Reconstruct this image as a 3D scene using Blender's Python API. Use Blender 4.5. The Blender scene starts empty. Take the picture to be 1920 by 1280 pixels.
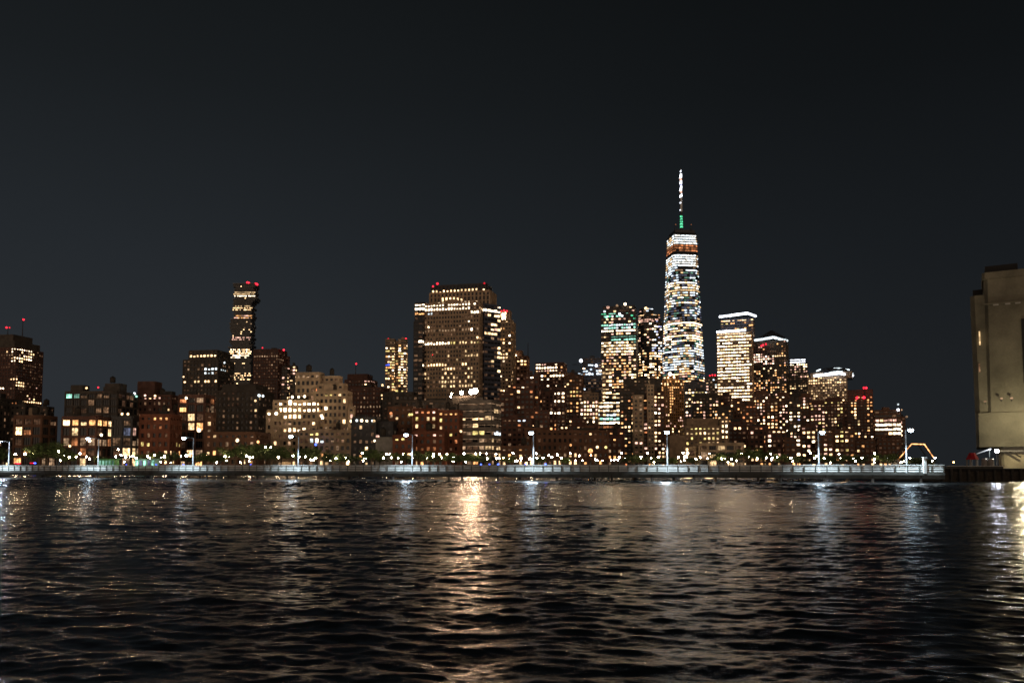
import bpy, bmesh, math, random
import numpy as np
from mathutils import Vector, Matrix
random.seed(11)
scn = bpy.context.scene
C = scn.collection
R = math.radians
# ------------------------------------------------------------------ camera
F = 1500.0; HOR = 874.0; CAMZ = 2.6; PITCH = R(3.5)
CP, SP = math.cos(PITCH), math.sin(PITCH)
CY = HOR - F*math.tan(PITCH)
cam_d = bpy.data.cameras.new('camera'); cam = bpy.data.objects.new('camera', cam_d); C.objects.link(cam)
cam.location = (0, 0, CAMZ); cam.rotation_euler = (R(90)+PITCH, 0, 0)
cam_d.sensor_width = 36; cam_d.lens = F/1920*36; cam_d.shift_y = (CY-640)/1920
cam_d.clip_start = 0.1; cam_d.clip_end = 9000
scn.camera = cam
def zat(y, D):                      # height of a photo row at depth D
    k = (CY-y)/F
    return CAMZ + D*(k*CP+SP)/(CP-k*SP)
def xat(x, D, z=10.0):
    return (x-960)/F*(D*CP+(z-CAMZ)*SP)
def proj(X, Y, Z):
    d = Y*CP+(Z-CAMZ)*SP; u = -Y*SP+(Z-CAMZ)*CP
    return 960+F*X/d, CY-F*u/d
# ------------------------------------------------------------------ materials
M = {}
def nt(name):
    m = bpy.data.materials.new(name); m.use_nodes = True; t = m.node_tree
    for n in list(t.nodes): t.nodes.remove(n)
    o = t.nodes.new('ShaderNodeOutputMaterial'); return m, t, o
def mat(key, col, rough=0.8, metal=0.0, var=0.35, scale=0.35, brick=None, bump=0.0, spec=0.3):
    m, t, o = nt(key); b = t.nodes.new('ShaderNodeBsdfPrincipled'); L = t.links.new
    b.inputs['Roughness'].default_value = rough; b.inputs['Metallic'].default_value = metal
    b.inputs['Specular IOR Level'].default_value = spec
    tc = t.nodes.new('ShaderNodeTexCoord')
    n = t.nodes.new('ShaderNodeTexNoise'); n.inputs['Scale'].default_value = scale; n.inputs['Detail'].default_value = 8
    L(tc.outputs['Object'], n.inputs['Vector'])
    r = t.nodes.new('ShaderNodeValToRGB'); r.color_ramp.elements[0].position = .3; r.color_ramp.elements[1].position = .7
    r.color_ramp.elements[0].color = tuple(c*(1-var) for c in col)+(1,)
    r.color_ramp.elements[1].color = tuple(min(1, c*(1+var)) for c in col)+(1,)
    L(n.outputs['Fac'], r.inputs['Fac'])
    src = r.outputs['Color']
    n2 = t.nodes.new('ShaderNodeTexNoise'); n2.inputs['Scale'].default_value = scale*14; n2.inputs['Detail'].default_value = 4
    L(tc.outputs['Object'], n2.inputs['Vector'])
    mx = t.nodes.new('ShaderNodeMix'); mx.data_type = 'RGBA'; mx.blend_type = 'MULTIPLY'; mx.inputs['Factor'].default_value = .5
    mr = t.nodes.new('ShaderNodeMapRange'); mr.inputs['To Min'].default_value = .55; mr.inputs['To Max'].default_value = 1.35
    L(n2.outputs['Fac'], mr.inputs['Value'])
    L(src, mx.inputs['A']); L(mr.outputs['Result'], mx.inputs['B']); L(mx.outputs['Result'], b.inputs['Base Color'])
    if bump:
        bp = t.nodes.new('ShaderNodeBump'); bp.inputs['Strength'].default_value = bump; bp.inputs['Distance'].default_value = .1
        L(n2.outputs['Fac'], bp.inputs['Height']); L(bp.outputs['Normal'], b.inputs['Normal'])
    L(b.outputs['BSDF'], o.inputs['Surface']); M[key] = m; return m
mat('red_brick', (.20, .075, .045)); mat('brown_brick', (.16, .085, .055)); mat('dark_brick', (.12, .062, .048))
mat('tan_stone', (.34, .25, .17)); mat('cream_stone', (.54, .42, .29)); mat('grey_stone', (.24, .22, .20))
mat('dark_metal', (.035, .037, .042), rough=.5); mat('concrete', (.30, .29, .27)); mat('dark_wall', (.085, .075, .064))
mat('blue_metal', (.06, .07, .10), rough=.4); mat('light_metal', (.55, .56, .57), rough=.45, metal=.3)
mat('glass', (.012, .014, .018), rough=.12, spec=.3, var=.2); mat('roofing', (.05, .048, .045))
mat('lit_foot_wall', (.36, .32, .215), scale=.3, var=.25); mat('tower_brick', (.128, .120, .088), scale=.22, var=.34, bump=.4); mat('black_cap', (.012, .012, .012))  # foot wall is paler: the floodlight's brightness is put into its colour
mat('rail_paint', (.62, .64, .62), rough=.5, scale=1.2, var=.18); mat('pier_concrete', (.065, .066, .058), scale=.8)
mat('pile_wood', (.05, .042, .034), scale=1.5); mat('bark', (.06, .042, .03), scale=3); mat('leaf', (.08, .12, .04), scale=1.6, var=.45)
mat('leaf_dark', (.05, .075, .03), scale=1.6, var=.4)
mat('asphalt', (.05, .05, .052)); mat('red_canvas', (.42, .02, .03), scale=2); mat('pole_paint', (.30, .32, .34), rough=.4, scale=1)
mat('dark_pole', (.06, .07, .06), rough=.5, scale=1); mat('car_paint', (.5, .5, .52), rough=.3, scale=2); mat('rubber', (.02, .02, .02))
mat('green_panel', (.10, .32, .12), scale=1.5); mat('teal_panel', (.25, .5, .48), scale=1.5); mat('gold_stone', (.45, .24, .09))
EM = {'w': ((1, .63, .31), 3.2), 'a': ((1, .47, .17), 1.8), 'o': ((1, .34, .13), 1.0), 'n': ((1, .76, .50), 5.6), 'c': ((.72, .86, 1), 2.2),
      'g': ((.42, 1, .74), 1.5), 'p': ((1, .56, .42), 1.6), 'd': ((1, .62, .36), .35), 'e': ((1, .55, .3), .16), 'x': ((1, .50, .28), .07), 'v': ((.60, .62, 1), 1.2), 'y': ((1, .76, .26), 1.4),
      'r': ((1, .02, .04), 3.6), 'b': ((.06, .12, 1), 5.0), 'W': ((1, .73, .44), 8.5), 'C': ((.85, .9, 1), 5.0), 'G': ((.42, .9, .66), .32),
      'O': ((1, .42, .15), 2.6), 'k': ((1, .36, .14), .32), 'm': ((.80, .91, .95), 2.3), 'M': ((.97, .95, .86), 2.3), 'u': ((.45, .5, .75), .22), 'l': ((1, .66, .33), 1.2), 'K': ((.15, 1, .5), 1.2)}
def emat(key, col, st, sample='NONE', vary=True, name=None, vs=.22):
    m, t, o = nt(name or ('window_light_'+key)); L = t.links.new
    e = t.nodes.new('ShaderNodeEmission'); e.inputs['Color'].default_value = col+(1,); e.inputs['Strength'].default_value = st
    if vary:
        g = t.nodes.new('ShaderNodeNewGeometry'); n = t.nodes.new('ShaderNodeTexNoise'); n.inputs['Scale'].default_value = vs; n.inputs['Detail'].default_value = 3
        L(g.outputs['Position'], n.inputs['Vector'])
        mr = t.nodes.new('ShaderNodeMapRange'); mr.inputs['From Min'].default_value = .32; mr.inputs['From Max'].default_value = .68
        mr.inputs['To Min'].default_value = .25*st; mr.inputs['To Max'].default_value = 1.7*st
        n3 = t.nodes.new('ShaderNodeTexNoise'); n3.inputs['Scale'].default_value = .9; n3.inputs['Detail'].default_value = 2; L(g.outputs['Position'], n3.inputs['Vector'])
        m3 = t.nodes.new('ShaderNodeMapRange'); m3.inputs['From Min'].default_value = .35; m3.inputs['From Max'].default_value = .65; m3.inputs['To Min'].default_value = .35; m3.inputs['To Max'].default_value = 1.65; L(n3.outputs['Fac'], m3.inputs['Value'])
        q3 = t.nodes.new('ShaderNodeMath'); q3.operation = 'MULTIPLY'; L(mr.outputs['Result'], q3.inputs[0]); L(m3.outputs['Result'], q3.inputs[1])
        L(n.outputs['Fac'], mr.inputs['Value']); L(q3.outputs[0], e.inputs['Strength'])
    L(e.outputs['Emission'], o.inputs['Surface']); m.cycles.emission_sampling = sample
    return m
for k, (c, s) in EM.items(): M['E'+k] = emat(k, c, s)
LAMP = dict(park=((1, .72, .44), 190), pier=((.66, .85, 1), 36), flood=((1, .64, .41), 210), orange=((1, .42, .12), 60), green=((.7, 1, .75), 110), violet=((.6, .55, 1), 90), strong=((.8, .85, 1), 420), white=((.8, .85, 1), 150), sodium=((1, .84, .52), 1150))
for k, (c, s) in LAMP.items(): M['L'+k] = emat(k, c, s, sample='FRONT', vary=False, name='lamp_light_'+k)
# ------------------------------------------------------------------ mesh helper
class MB:
    def __init__(s): s.v = []; s.f = []; s.m = []; s.mats = []
    def mi(s, k):
        if k not in s.mats: s.mats.append(k)
        return s.mats.index(k)
    def quadbox(s, P, Q, n, z0, z1, o0, o1, k):      # box along P->Q, offset o0..o1 along outward normal n
        b = len(s.v); i = s.mi(k)
        for z in (z0, z1):
            for (A, o) in ((P, o0), (Q, o0), (Q, o1), (P, o1)): s.v.append((A[0]+n[0]*o, A[1]+n[1]*o, z))
        for f in ((0, 1, 2, 3), (4, 7, 6, 5), (0, 4, 5, 1), (1, 5, 6, 2), (2, 6, 7, 3), (3, 7, 4, 0)):
            s.f.append(tuple(b+j for j in f)); s.m.append(i)
    def box(s, x0, x1, y0, y1, z0, z1, k): s.quadbox((x0, y0), (x1, y0), (0, 1), z0, z1, 0, y1-y0, k)
    def prism(s, pts, z0, z1, k, pts2=None):
        b = len(s.v); i = s.mi(k); N = len(pts); p2 = pts2 or pts
        s.v += [(p[0], p[1], z0) for p in pts]+[(p[0], p[1], z1) for p in p2]
        for j in range(N): s.f.append((b+j, b+(j+1) % N, b+N+(j+1) % N, b+N+j)); s.m.append(i)
        s.f.append(tuple(b+N+j for j in range(N))); s.m.append(i)
        s.f.append(tuple(b+N-1-j for j in range(N))); s.m.append(i)
    def tube(s, p0, p1, r0, r1, k, n=8):
        p0 = Vector(p0); p1 = Vector(p1); d = (p1-p0).normalized()
        a = d.orthogonal().normalized(); c = d.cross(a); b = len(s.v); i = s.mi(k)
        for (p, r) in ((p0, r0), (p1, r1)):
            for j in range(n):
                t = 2*math.pi*j/n; q = p+a*math.cos(t)*r+c*math.sin(t)*r; s.v.append(tuple(q))
        for j in range(n): s.f.append((b+j, b+(j+1) % n, b+n+(j+1) % n, b+n+j)); s.m.append(i)
        s.f.append(tuple(b+n+j for j in range(n))); s.m.append(i); s.f.append(tuple(b+n-1-j for j in range(n))); s.m.append(i)
    def ball(s, c, r, k, n=8, h=5, sz=1.0):
        b = len(s.v); i = s.mi(k); s.v.append((c[0], c[1], c[2]-r*sz))
        for a in range(1, h):
            ph = math.pi*a/h-math.pi/2
            for j in range(n):
                t = 2*math.pi*j/n; s.v.append((c[0]+r*math.cos(ph)*math.cos(t), c[1]+r*math.cos(ph)*math.sin(t), c[2]+r*sz*math.sin(ph)))
        s.v.append((c[0], c[1], c[2]+r*sz)); T = len(s.v)-1
        for j in range(n):
            s.f.append((b, b+1+(j+1) % n, b+1+j)); s.m.append(i); s.f.append((T, T-n+j, T-n+(j+1) % n)); s.m.append(i)
        for a in range(h-2):
            for j in range(n):
                q = b+1+a*n; s.f.append((q+j, q+(j+1) % n, q+n+(j+1) % n, q+n+j)); s.m.append(i)
    def mesh(s, name):
        me = bpy.data.meshes.new(name); me.from_pydata(s.v, [], s.f)
        for k in s.mats: me.materials.append(M[k])
        me.polygons.foreach_set('material_index', s.m); me.update(); return me
    def build(s, name, parent=None, origin=None):
        me = s.mesh(name)
        o = bpy.data.objects.new(name, me); C.objects.link(o)
        if origin is not None: me.transform(Matrix.Translation(-Vector(origin)))
        if parent is not None:
            o.parent = parent
            if origin is None:
                off = Vector((0, 0, 0)); q = parent
                while q is not None: off += q.location; q = q.parent
                me.transform(Matrix.Translation(-off))
        elif origin is not None: o.location = origin
        return o
def tag(o, label=None, cat=None, group=None, kind=None):
    if label: o['label'] = label
    if cat: o['category'] = cat
    if group: o['group'] = group
    if kind: o['kind'] = kind
    return o
def thing(name, label, cat, loc=(0, 0, 0), group=None):
    o = bpy.data.objects.new(name, None); C.objects.link(o); o.location = loc; o.empty_display_size = 1
    return tag(o, label, cat, group)
def copy_tree(o, parent=None):
    c = o.copy(); C.objects.link(c)
    if parent is not None: c.parent = parent
    for ch in list(KIDS.get(o.name, ())): copy_tree(ch, c)
    return c
KIDS = {}
def reg(root):
    for o in list(C.objects):
        if o.parent is not None:
            KIDS.setdefault(o.parent.name, [])
            if o not in KIDS[o.parent.name]: KIDS[o.parent.name].append(o)
GZ = 2.0
# ------------------------------------------------------------------ sky
w = bpy.data.worlds.new('World'); scn.world = w; w.use_nodes = True; t = w.node_tree; L = t.links.new
bg = t.nodes['Background']
tc = t.nodes.new('ShaderNodeTexCoord'); sx = t.nodes.new('ShaderNodeSeparateXYZ'); L(tc.outputs['Generated'], sx.inputs[0])
rp = t.nodes.new('ShaderNodeValToRGB'); cr = rp.color_ramp
cr.elements[0].position = 0.0; cr.elements[0].color = (.0262, .0302, .0348, 1)
cr.elements[1].position = 1.0; cr.elements[1].color = (.0045, .0055, .0065, 1)
for p, c in ((.10, (.0240, .0280, .0328)), (.25, (.0172, .0208, .0248)), (.42, (.0100, .0122, .0140)), (.55, (.0068, .0083, .0092))):
    e = cr.elements.new(p); e.color = c+(1,)
L(sx.outputs['Z'], rp.inputs['Fac'])
mr = t.nodes.new('ShaderNodeMapRange'); mr.interpolation_type = 'SMOOTHSTEP'
mr.inputs['From Min'].default_value = -.55; mr.inputs['From Max'].default_value = .60; mr.inputs['To Min'].default_value = 1.0; mr.inputs['To Max'].default_value = .50
L(sx.outputs['X'], mr.inputs['Value'])
cn = t.nodes.new('ShaderNodeTexNoise'); cn.inputs['Scale'].default_value = 1.6; cn.inputs['Detail'].default_value = 4; L(tc.outputs['Generated'], cn.inputs['Vector'])
cm = t.nodes.new('ShaderNodeMapRange'); cm.inputs['To Min'].default_value = .88; cm.inputs['To Max'].default_value = 1.12; L(cn.outputs['Fac'], cm.inputs['Value'])
mu = t.nodes.new('ShaderNodeMath'); mu.operation = 'MULTIPLY'; L(mr.outputs['Result'], mu.inputs[0]); L(cm.outputs['Result'], mu.inputs[1])
L(rp.outputs['Color'], bg.inputs['Color']); L(mu.outputs[0], bg.inputs['Strength'])
# added warm glow, low and unseen towards -Y, to light the facades
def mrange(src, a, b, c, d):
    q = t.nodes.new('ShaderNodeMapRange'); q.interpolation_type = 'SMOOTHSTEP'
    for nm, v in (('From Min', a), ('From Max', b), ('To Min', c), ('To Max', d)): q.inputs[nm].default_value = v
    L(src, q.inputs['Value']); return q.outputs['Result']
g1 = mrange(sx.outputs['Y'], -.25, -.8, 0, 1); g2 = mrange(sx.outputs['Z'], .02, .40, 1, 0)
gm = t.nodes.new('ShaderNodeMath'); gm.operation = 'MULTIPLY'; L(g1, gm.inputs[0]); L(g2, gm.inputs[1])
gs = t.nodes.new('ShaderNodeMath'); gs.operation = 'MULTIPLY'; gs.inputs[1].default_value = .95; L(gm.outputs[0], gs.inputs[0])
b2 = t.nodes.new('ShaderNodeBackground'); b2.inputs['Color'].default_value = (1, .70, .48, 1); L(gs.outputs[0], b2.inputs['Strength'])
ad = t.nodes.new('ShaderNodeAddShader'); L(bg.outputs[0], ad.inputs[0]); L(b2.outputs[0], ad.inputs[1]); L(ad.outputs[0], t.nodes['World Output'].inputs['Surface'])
# ------------------------------------------------------------------ water
def build_water():
    ys = [1.0]
    while ys[-1] < 420: y = ys[-1]; ys.append(y+min(max(y*y/4300, .036), .46))
    while ys[-1] < 6000: ys.append(ys[-1]*1.06)
    ys = np.array(ys); nx = 1000; tt = np.linspace(-1, 1, nx)
    tt = tt*0.75+0.25*tt**3*1.0
    Yg = np.repeat(ys[:, None], nx, 1); Xg = tt[None, :]*(ys[:, None]*.98+7)
    rng = np.random.default_rng(5); Z = np.zeros_like(Yg)
    main = R(84)
    near = np.clip(1-(Yg-400)/200, 0, 1)
    # patchy wind
    gust = .50+.50*np.clip((Yg-9)/45, 0, 1)+.7*np.clip((Yg-60)/60, 0, 1)
    pat = 0.75+.35*np.sin(Xg*.031+np.sin(Yg*.021)*2)*np.sin(Yg*.043+1.3)+.25*np.sin(Xg*.11+Yg*.017+2)
    spec = [(12, .024, 6, 12), (6.5, .017, 9, 17), (3.3, .0135, 14, 21), (1.9, .0120, 18, 23), (1.05, .0120, 22, 25), (.62, .0102, 26, 26), (.36, .0072, 26, 27), (.22, .0036, 18, 29)]
    for lam, amp, n, spr in spec:
        for i in range(n):
            l = lam*rng.uniform(.72, 1.35); k = 2*np.pi/l; a = main+R(spr)*rng.normal()
            ph = rng.uniform(0, 2*np.pi); A = amp/np.sqrt(n)*1.55*rng.uniform(.6, 1.3)
            arg = k*(np.cos(a)*Xg+np.sin(a)*Yg)+ph+.5*np.sin(.19*Xg/np.sqrt(lam)+.13*Yg+ph)
            s = 1-np.abs(np.sin(arg/2))*2 if lam < 4 and i % 4 == 1 else np.sin(arg)
            Z += A*s*pat*near*(gust if lam > .8 else np.maximum(gust, .64))*(1+(.9*np.clip((Yg-35)/60, 0, 1) if 1.5 < lam < 4 else 0))
    nr = len(ys); co = np.stack([Xg, Yg, Z], -1).reshape(-1, 3).astype(np.float32)
    idx = np.arange(nr*nx).reshape(nr, nx)
    q = np.stack([idx[:-1, :-1], idx[:-1, 1:], idx[1:, 1:], idx[1:, :-1]], -1).reshape(-1, 4)
    me = bpy.data.meshes.new('water'); me.vertices.add(len(co)); me.vertices.foreach_set('co', co.ravel())
    me.loops.add(q.size); me.loops.foreach_set('vertex_index', q.ravel().astype(np.int32))
    me.polygons.add(len(q)); me.polygons.foreach_set('loop_start', (np.arange(len(q))*4).astype(np.int32)); me.polygons.foreach_set('loop_total', np.full(len(q), 4, np.int32))
    me.polygons.foreach_set('use_smooth', np.ones(len(q), bool)); me.update(calc_edges=True)
    m, t, o = nt('river_water'); L = t.links.new; b = t.nodes.new('ShaderNodeBsdfPrincipled')
    b.inputs['Base Color'].default_value = (.004, .006, .007, 1); b.inputs['Roughness'].default_value = .18; b.inputs['IOR'].default_value = 2.0
    tc = t.nodes.new('ShaderNodeTexCoord'); mp = t.nodes.new('ShaderNodeMapping'); mp.inputs['Scale'].default_value = (.55, 1.5, 1); L(tc.outputs['Object'], mp.inputs['Vector'])
    n1 = t.nodes.new('ShaderNodeTexNoise'); n1.inputs['Scale'].default_value = 5.5; n1.inputs['Detail'].default_value = 5; n1.inputs['Roughness'].default_value = .62; n1.inputs['Distortion'].default_value = .5
    L(mp.outputs[0], n1.inputs['Vector'])
    bp = t.nodes.new('ShaderNodeBump'); bp.inputs['Strength'].default_value = 1.0; bp.inputs['Distance'].default_value = .018
    L(n1.outputs['Fac'], bp.inputs['Height']); L(bp.outputs['Normal'], b.inputs['Normal']); L(b.outputs['BSDF'], o.inputs['Surface'])
    me.materials.append(m); ob = bpy.data.objects.new('water', me); C.objects.link(ob); tag(ob, kind='structure')
build_water()
# ------------------------------------------------------------------ ground (the city shore)
g = MB(); gp = [(-1800, 248), (172, 248), (190, 330), (430, 900), (640, 2600), (-1800, 2600)]
g.prism(gp, -3, GZ, 'asphalt'); tag(g.build('ground'), kind='structure')
# ------------------------------------------------------------------ buildings
unit = {}
def unit_window(k):
    if k not in unit:
        m = MB(); m.box(-.5, .5, -.5, .5, -.5, .5, k); unit[k] = m.mesh('window')
    return unit[k]
def fit(x0, x1, D, th, ratio, zref, n=4):
    """footprint with n sides whose silhouette spans the columns x0..x1 and whose nearest point lies at depth D"""
    wd = (x1-x0)/F*D; cx = ((x0+x1)/2-960)/F*D; cyy = D+wd/2
    if n == 4: base = [(-.5, -.5*ratio), (.5, -.5*ratio), (.5, .5*ratio), (-.5, .5*ratio)]
    else: base = [(.5*math.cos(2*math.pi*(i+.5)/n-math.pi/2), .5*ratio*math.sin(2*math.pi*(i+.5)/n-math.pi/2)) for i in range(n)]
    c, s = math.cos(th), -math.sin(th)
    for _ in range(30):
        P = [(cx+wd*(c*a-s*b), cyy+wd*(s*a+c*b)) for a, b in base]
        pr = [proj(p[0], p[1], zref)[0] for p in P]; lo, hi = min(pr), max(pr)
        wd *= (x1-x0)/(hi-lo); cx += ((x0+x1)/2-(lo+hi)/2)/F*cyy; cyy += D-min(p[1] for p in P)
    return [(cx+wd*(c*a-s*b), cyy+wd*(s*a+c*b)) for a, b in base]
STY = {  # floor height, bay width, spandrel share, pier share, depth of the frame
    'punch': (3.5, 2.7, .52, .52, .35), 'loft': (4.2, 4.2, .26, .20, .35), 'ribbon': (3.8, 3.2, .52, .10, .30), 'ribbon2': (4.5, 3.6, .64, .14, .3), 'curtain': (4.0, 3.0, .22, .10, .18),
    'resi': (3.1, 2.9, .52, .42, .35), 'far': (3.7, 3.3, .52, .34, .5), 'slit': (4.0, 3.2, .2, .5, .5), 'blank': (30, 30, .9, .9, .3), 'bay': (3.5, 2.5, .46, .40, .4)}
NWIN = [0, 0]; BL = []
def bld(name, label, D, tiers, wall='brown_brick', style='punch', th=12, ratio=.8, p=.1, pal='wwad', bands=(), beacons=(), cat='building', cap=None,
        runs=.05, group=None, sides=4, roofk='roofing', masts=(), wall2=None, cornice=True):
    th = R(th); root_loc = None; wallm = MB(); glz = MB(); rf = MB(); wins = []; tk = []
    fh, bw, sp, prr, dep = STY[style]
    first = True
    for ti in tiers:
        x0, x1, yt = ti[:3]; yb = ti[3] if len(ti) > 3 else None; dd = ti[4] if len(ti) > 4 else 0; opt = ti[5] if len(ti) > 5 else {}
        st = opt.get('style'); f_h, b_w, s_p, p_r, de = STY[st] if st else (fh, bw, sp, prr, dep)
        Dt = D+dd; z1 = zat(yt, Dt); z0 = GZ-.3 if yb is None else zat(yb, Dt)
        P = fit(x0, x1, Dt, R(opt['th']) if 'th' in opt else th, opt.get('ratio', ratio), z0*.5+z1*.5, opt.get('sides', sides))
        if root_loc is None:
            cx = sum(p[0] for p in P)/len(P); cyv = sum(p[1] for p in P)/len(P); root_loc = (cx, cyv, GZ)
        N = len(P); cc = (sum(p[0] for p in P)/N, sum(p[1] for p in P)/N)
        wk = opt.get('wall', wall)
        glz.prism(P, z0, z1-.4, 'glass')
        nf = max(1, round((z1-z0)/f_h)); h = (z1-z0)/nf
        for i in range(N):
            A = P[i]; B = P[(i+1) % N]; ex, ey = B[0]-A[0], B[1]-A[1]; ln = math.hypot(ex, ey)
            if ln < .5: continue
            ex /= ln; ey /= ln; n = (ey, -ex)
            mid = ((A[0]+B[0])/2, (A[1]+B[1])/2)
            vis = -(n[0]*mid[0]+n[1]*mid[1])/math.hypot(*mid)
            if vis < -.25:
                wallm.quadbox(A, B, n, z0, z1, -.2, .1, wk); continue
            nb = max(1, round(ln/b_w)); b = ln/nb
            for fl in range(nf):
                za = z0+fl*h; wallm.quadbox(A, B, n, za, za+h*s_p, -.1, de, wk)
            wallm.quadbox(A, B, n, z1-h*.22, z1, -.1, de+.004, wk)
            if N == 4 and cornice:
                wallm.quadbox(A, B, n, z1-.5, z1+.7, -.15, de+.28, wk)
            for j in range(nb+1):
                pw = b*p_r/2; sA = max(j*b-pw, 0 if j else -de); sB = min(j*b+pw, ln if j < nb else ln+de)
                a1 = (A[0]+ex*sA, A[1]+ey*sA); b1 = (A[0]+ex*sB, A[1]+ey*sB)
                wallm.quadbox(a1, b1, n, z0, z1-.06, -.1, de+.06, wk)
            if (st or style) == 'loft':
                for j in range(nb):
                    for q in ((.5,) if b < 4 else (.37, .63)):
                        a1 = (A[0]+ex*b*(j+q-.012), A[1]+ey*b*(j+q-.012)); b1 = (A[0]+ex*b*(j+q+.012), A[1]+ey*b*(j+q+.012)); wallm.quadbox(a1, b1, n, z0+.1, z1-.2, -.1, .22, 'dark_metal')
                for fl in range(nf): wallm.quadbox(A, B, n, z0+(fl+.72)*h, z0+(fl+.74)*h, -.1, .19, 'dark_metal')
            if vis < .03: continue
            for fl in range(nf):
                za = z0+fl*h+h*s_p; zb = zb0 = z0+(fl+1)*h-(h*.22 if fl == nf-1 else 0); zc = (za+zb)/2
                run = random.random() < runs; rk = random.choice(pal)
                for j in range(nb):
                    s0 = j*b+b*p_r/2; s1 = (j+1)*b-b*p_r/2; sm = (s0+s1)/2
                    X, Y = A[0]+ex*sm, A[1]+ey*sm; px, py = proj(X, Y, zc)
                    pp, kk = p, pal
                    if 'p' in opt: pp = opt['p']
                    if 'pal' in opt: kk = opt['pal']
                    if run: pp = max(pp, .85); kk = rk
                    if D < 620 and fl <= 1 and yb is None and (st or style) != 'blank': pp, kk = .5, 'alldw'
                    hp = h*F/Dt/2
                    for (bx0, bx1, by0, by1, bpv, bk) in bands:
                        bc = (by0+by1)/2
                        if bx0 <= px <= bx1 and (by0 <= py <= by1 or (by1-by0 < 1.3*hp*2 and -hp <= bc-py < hp)): pp, kk = bpv, bk
                    lit = random.random() < pp
                    if lit or (st or style) not in ('blank', 'slit') and random.random() < .30:
                        k = 'E'+(random.choice(kk) if lit else random.choice('xxe')); mrg = .15*(s1-s0)*random.random(); s0 += mrg; zb = zb0-(zb0-za)*(random.uniform(.15, .5) if random.random() < .3 else 0); wins.append(((s1-s0)*(zb-za)*vis*(.1+min(1, EM[k[1]][1])), k, A, (ex, ey), n, s0, s1, za, zb))
        if opt.get('roof', True):
            if D < 520 and not opt.get('plain') and random.random() < .55:
                q = .25*(x1-x0)/F*Dt*random.uniform(-1, 1); tk.append((cc[0]+q, cc[1], z1))
            cz = z1
            Pi = [(cc[0]+(p[0]-cc[0])*.97, cc[1]+(p[1]-cc[1])*.97) for p in P]
            rf.prism(Pi, cz-.4, cz+.1, roofk)
            if not opt.get('plain'):
                for _ in range(random.choice((1, 2, 2))):          # bulkheads and plant on the roof
                    a = random.uniform(-.2, .2); bq = random.uniform(.02, .22); W = math.hypot(P[1][0]-P[0][0], P[1][1]-P[0][1]); s_ = W*random.uniform(.08, .16)
                    hh = min(4.5, (z1-z0)*.10)*random.uniform(.6, 1)
                    mx_, my_ = cc[0]+W*a, cc[1]+W*bq*.5
                    rf.box(mx_-s_, mx_+s_, my_-s_*.8, my_+s_*.8, cz+.1, cz+.1+hh, roofk if random.random() < .5 else wk)
    root = thing(name, label, cat, root_loc, group)
    wallm.build('wall', root); glz.build('glazing', root); rf.build('roof', root)
    for (tx, ty, tz) in tk:
        m = MB(); r_ = random.uniform(1.1, 1.6)
        for qx, qy in ((-.8, -.8), (.8, -.8), (.8, .8), (-.8, .8)): m.tube((tx+qx, ty+qy, tz), (tx+qx, ty+qy, tz+1.6), .1, .1, 'dark_metal', 5)
        m.tube((tx, ty, tz+1.6), (tx, ty, tz+4.2), r_, r_*.95, 'pile_wood', 12); m.tube((tx, ty, tz+4.2), (tx, ty, tz+5.3), r_*1.05, .08, 'roofing', 12); m.build('water_tank', root)
    wins.sort(key=lambda q: -q[0]); cp = cap if cap is not None else (100 if D < 520 else 40 if D < 820 else 24)
    for (ar, k, A, e, n, s0, s1, za, zb) in wins[:cp]:
        o = bpy.data.objects.new('window', unit_window(k)); C.objects.link(o); o.parent = root
        sm = (s0+s1)/2; cxx = A[0]+e[0]*sm+n[0]*.06; cyy = A[1]+e[1]*sm+n[1]*.06
        o.matrix_local = Matrix.Translation((cxx-root_loc[0], cyy-root_loc[1], (za+zb)/2-root_loc[2])) @ Matrix.Rotation(math.atan2(e[1], e[0]), 4, 'Z') @ Matrix.Diagonal((s1-s0, .12, zb-za, 1))
    NWIN[0] += len(wins[:cp]); NWIN[1] += len(wins[cp:])
    if len(wins) > cp:
        wm = MB()
        for (ar, k, A, e, n, s0, s1, za, zb) in wins[cp:]:
            wm.quadbox((A[0]+e[0]*s0, A[1]+e[1]*s0), (A[0]+e[0]*s1, A[1]+e[1]*s1), n, za, zb, 0, .12, k)
        tag(wm.build('window_field', root), kind='stuff')
    for (x, y, dd, yb) in masts:
        Dm = root_loc[1]+dd; z1 = zat(y, Dm); z0 = zat(yb, Dm); X = xat(x, Dm, z1); m = MB()
        m.tube((X, Dm, z0-2), (X, Dm, z1), .55, .25, 'dark_metal', 6)
        m.build('mast', root)
    for bc in beacons:
        x, y = bc[:2]; k = bc[2] if len(bc) > 2 else 'Er'; rr = bc[3] if len(bc) > 3 else .9; Db = bc[4] if len(bc) > 4 else D+4
        z = zat(y, Db); m = MB(); X = xat(x, Db, z); sc = Db/700.
        rr *= .62 if k == 'Er' else .72; m.ball((X, Db, z), rr*sc, k, 8, 6); m.tube((X, Db, z-rr*sc*2.6), (X, Db, z-rr*sc*.7), .12*sc, .12*sc, 'dark_metal', 6)
        m.build('beacon', root)
    BL.append((label, root, D)); return root
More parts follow.
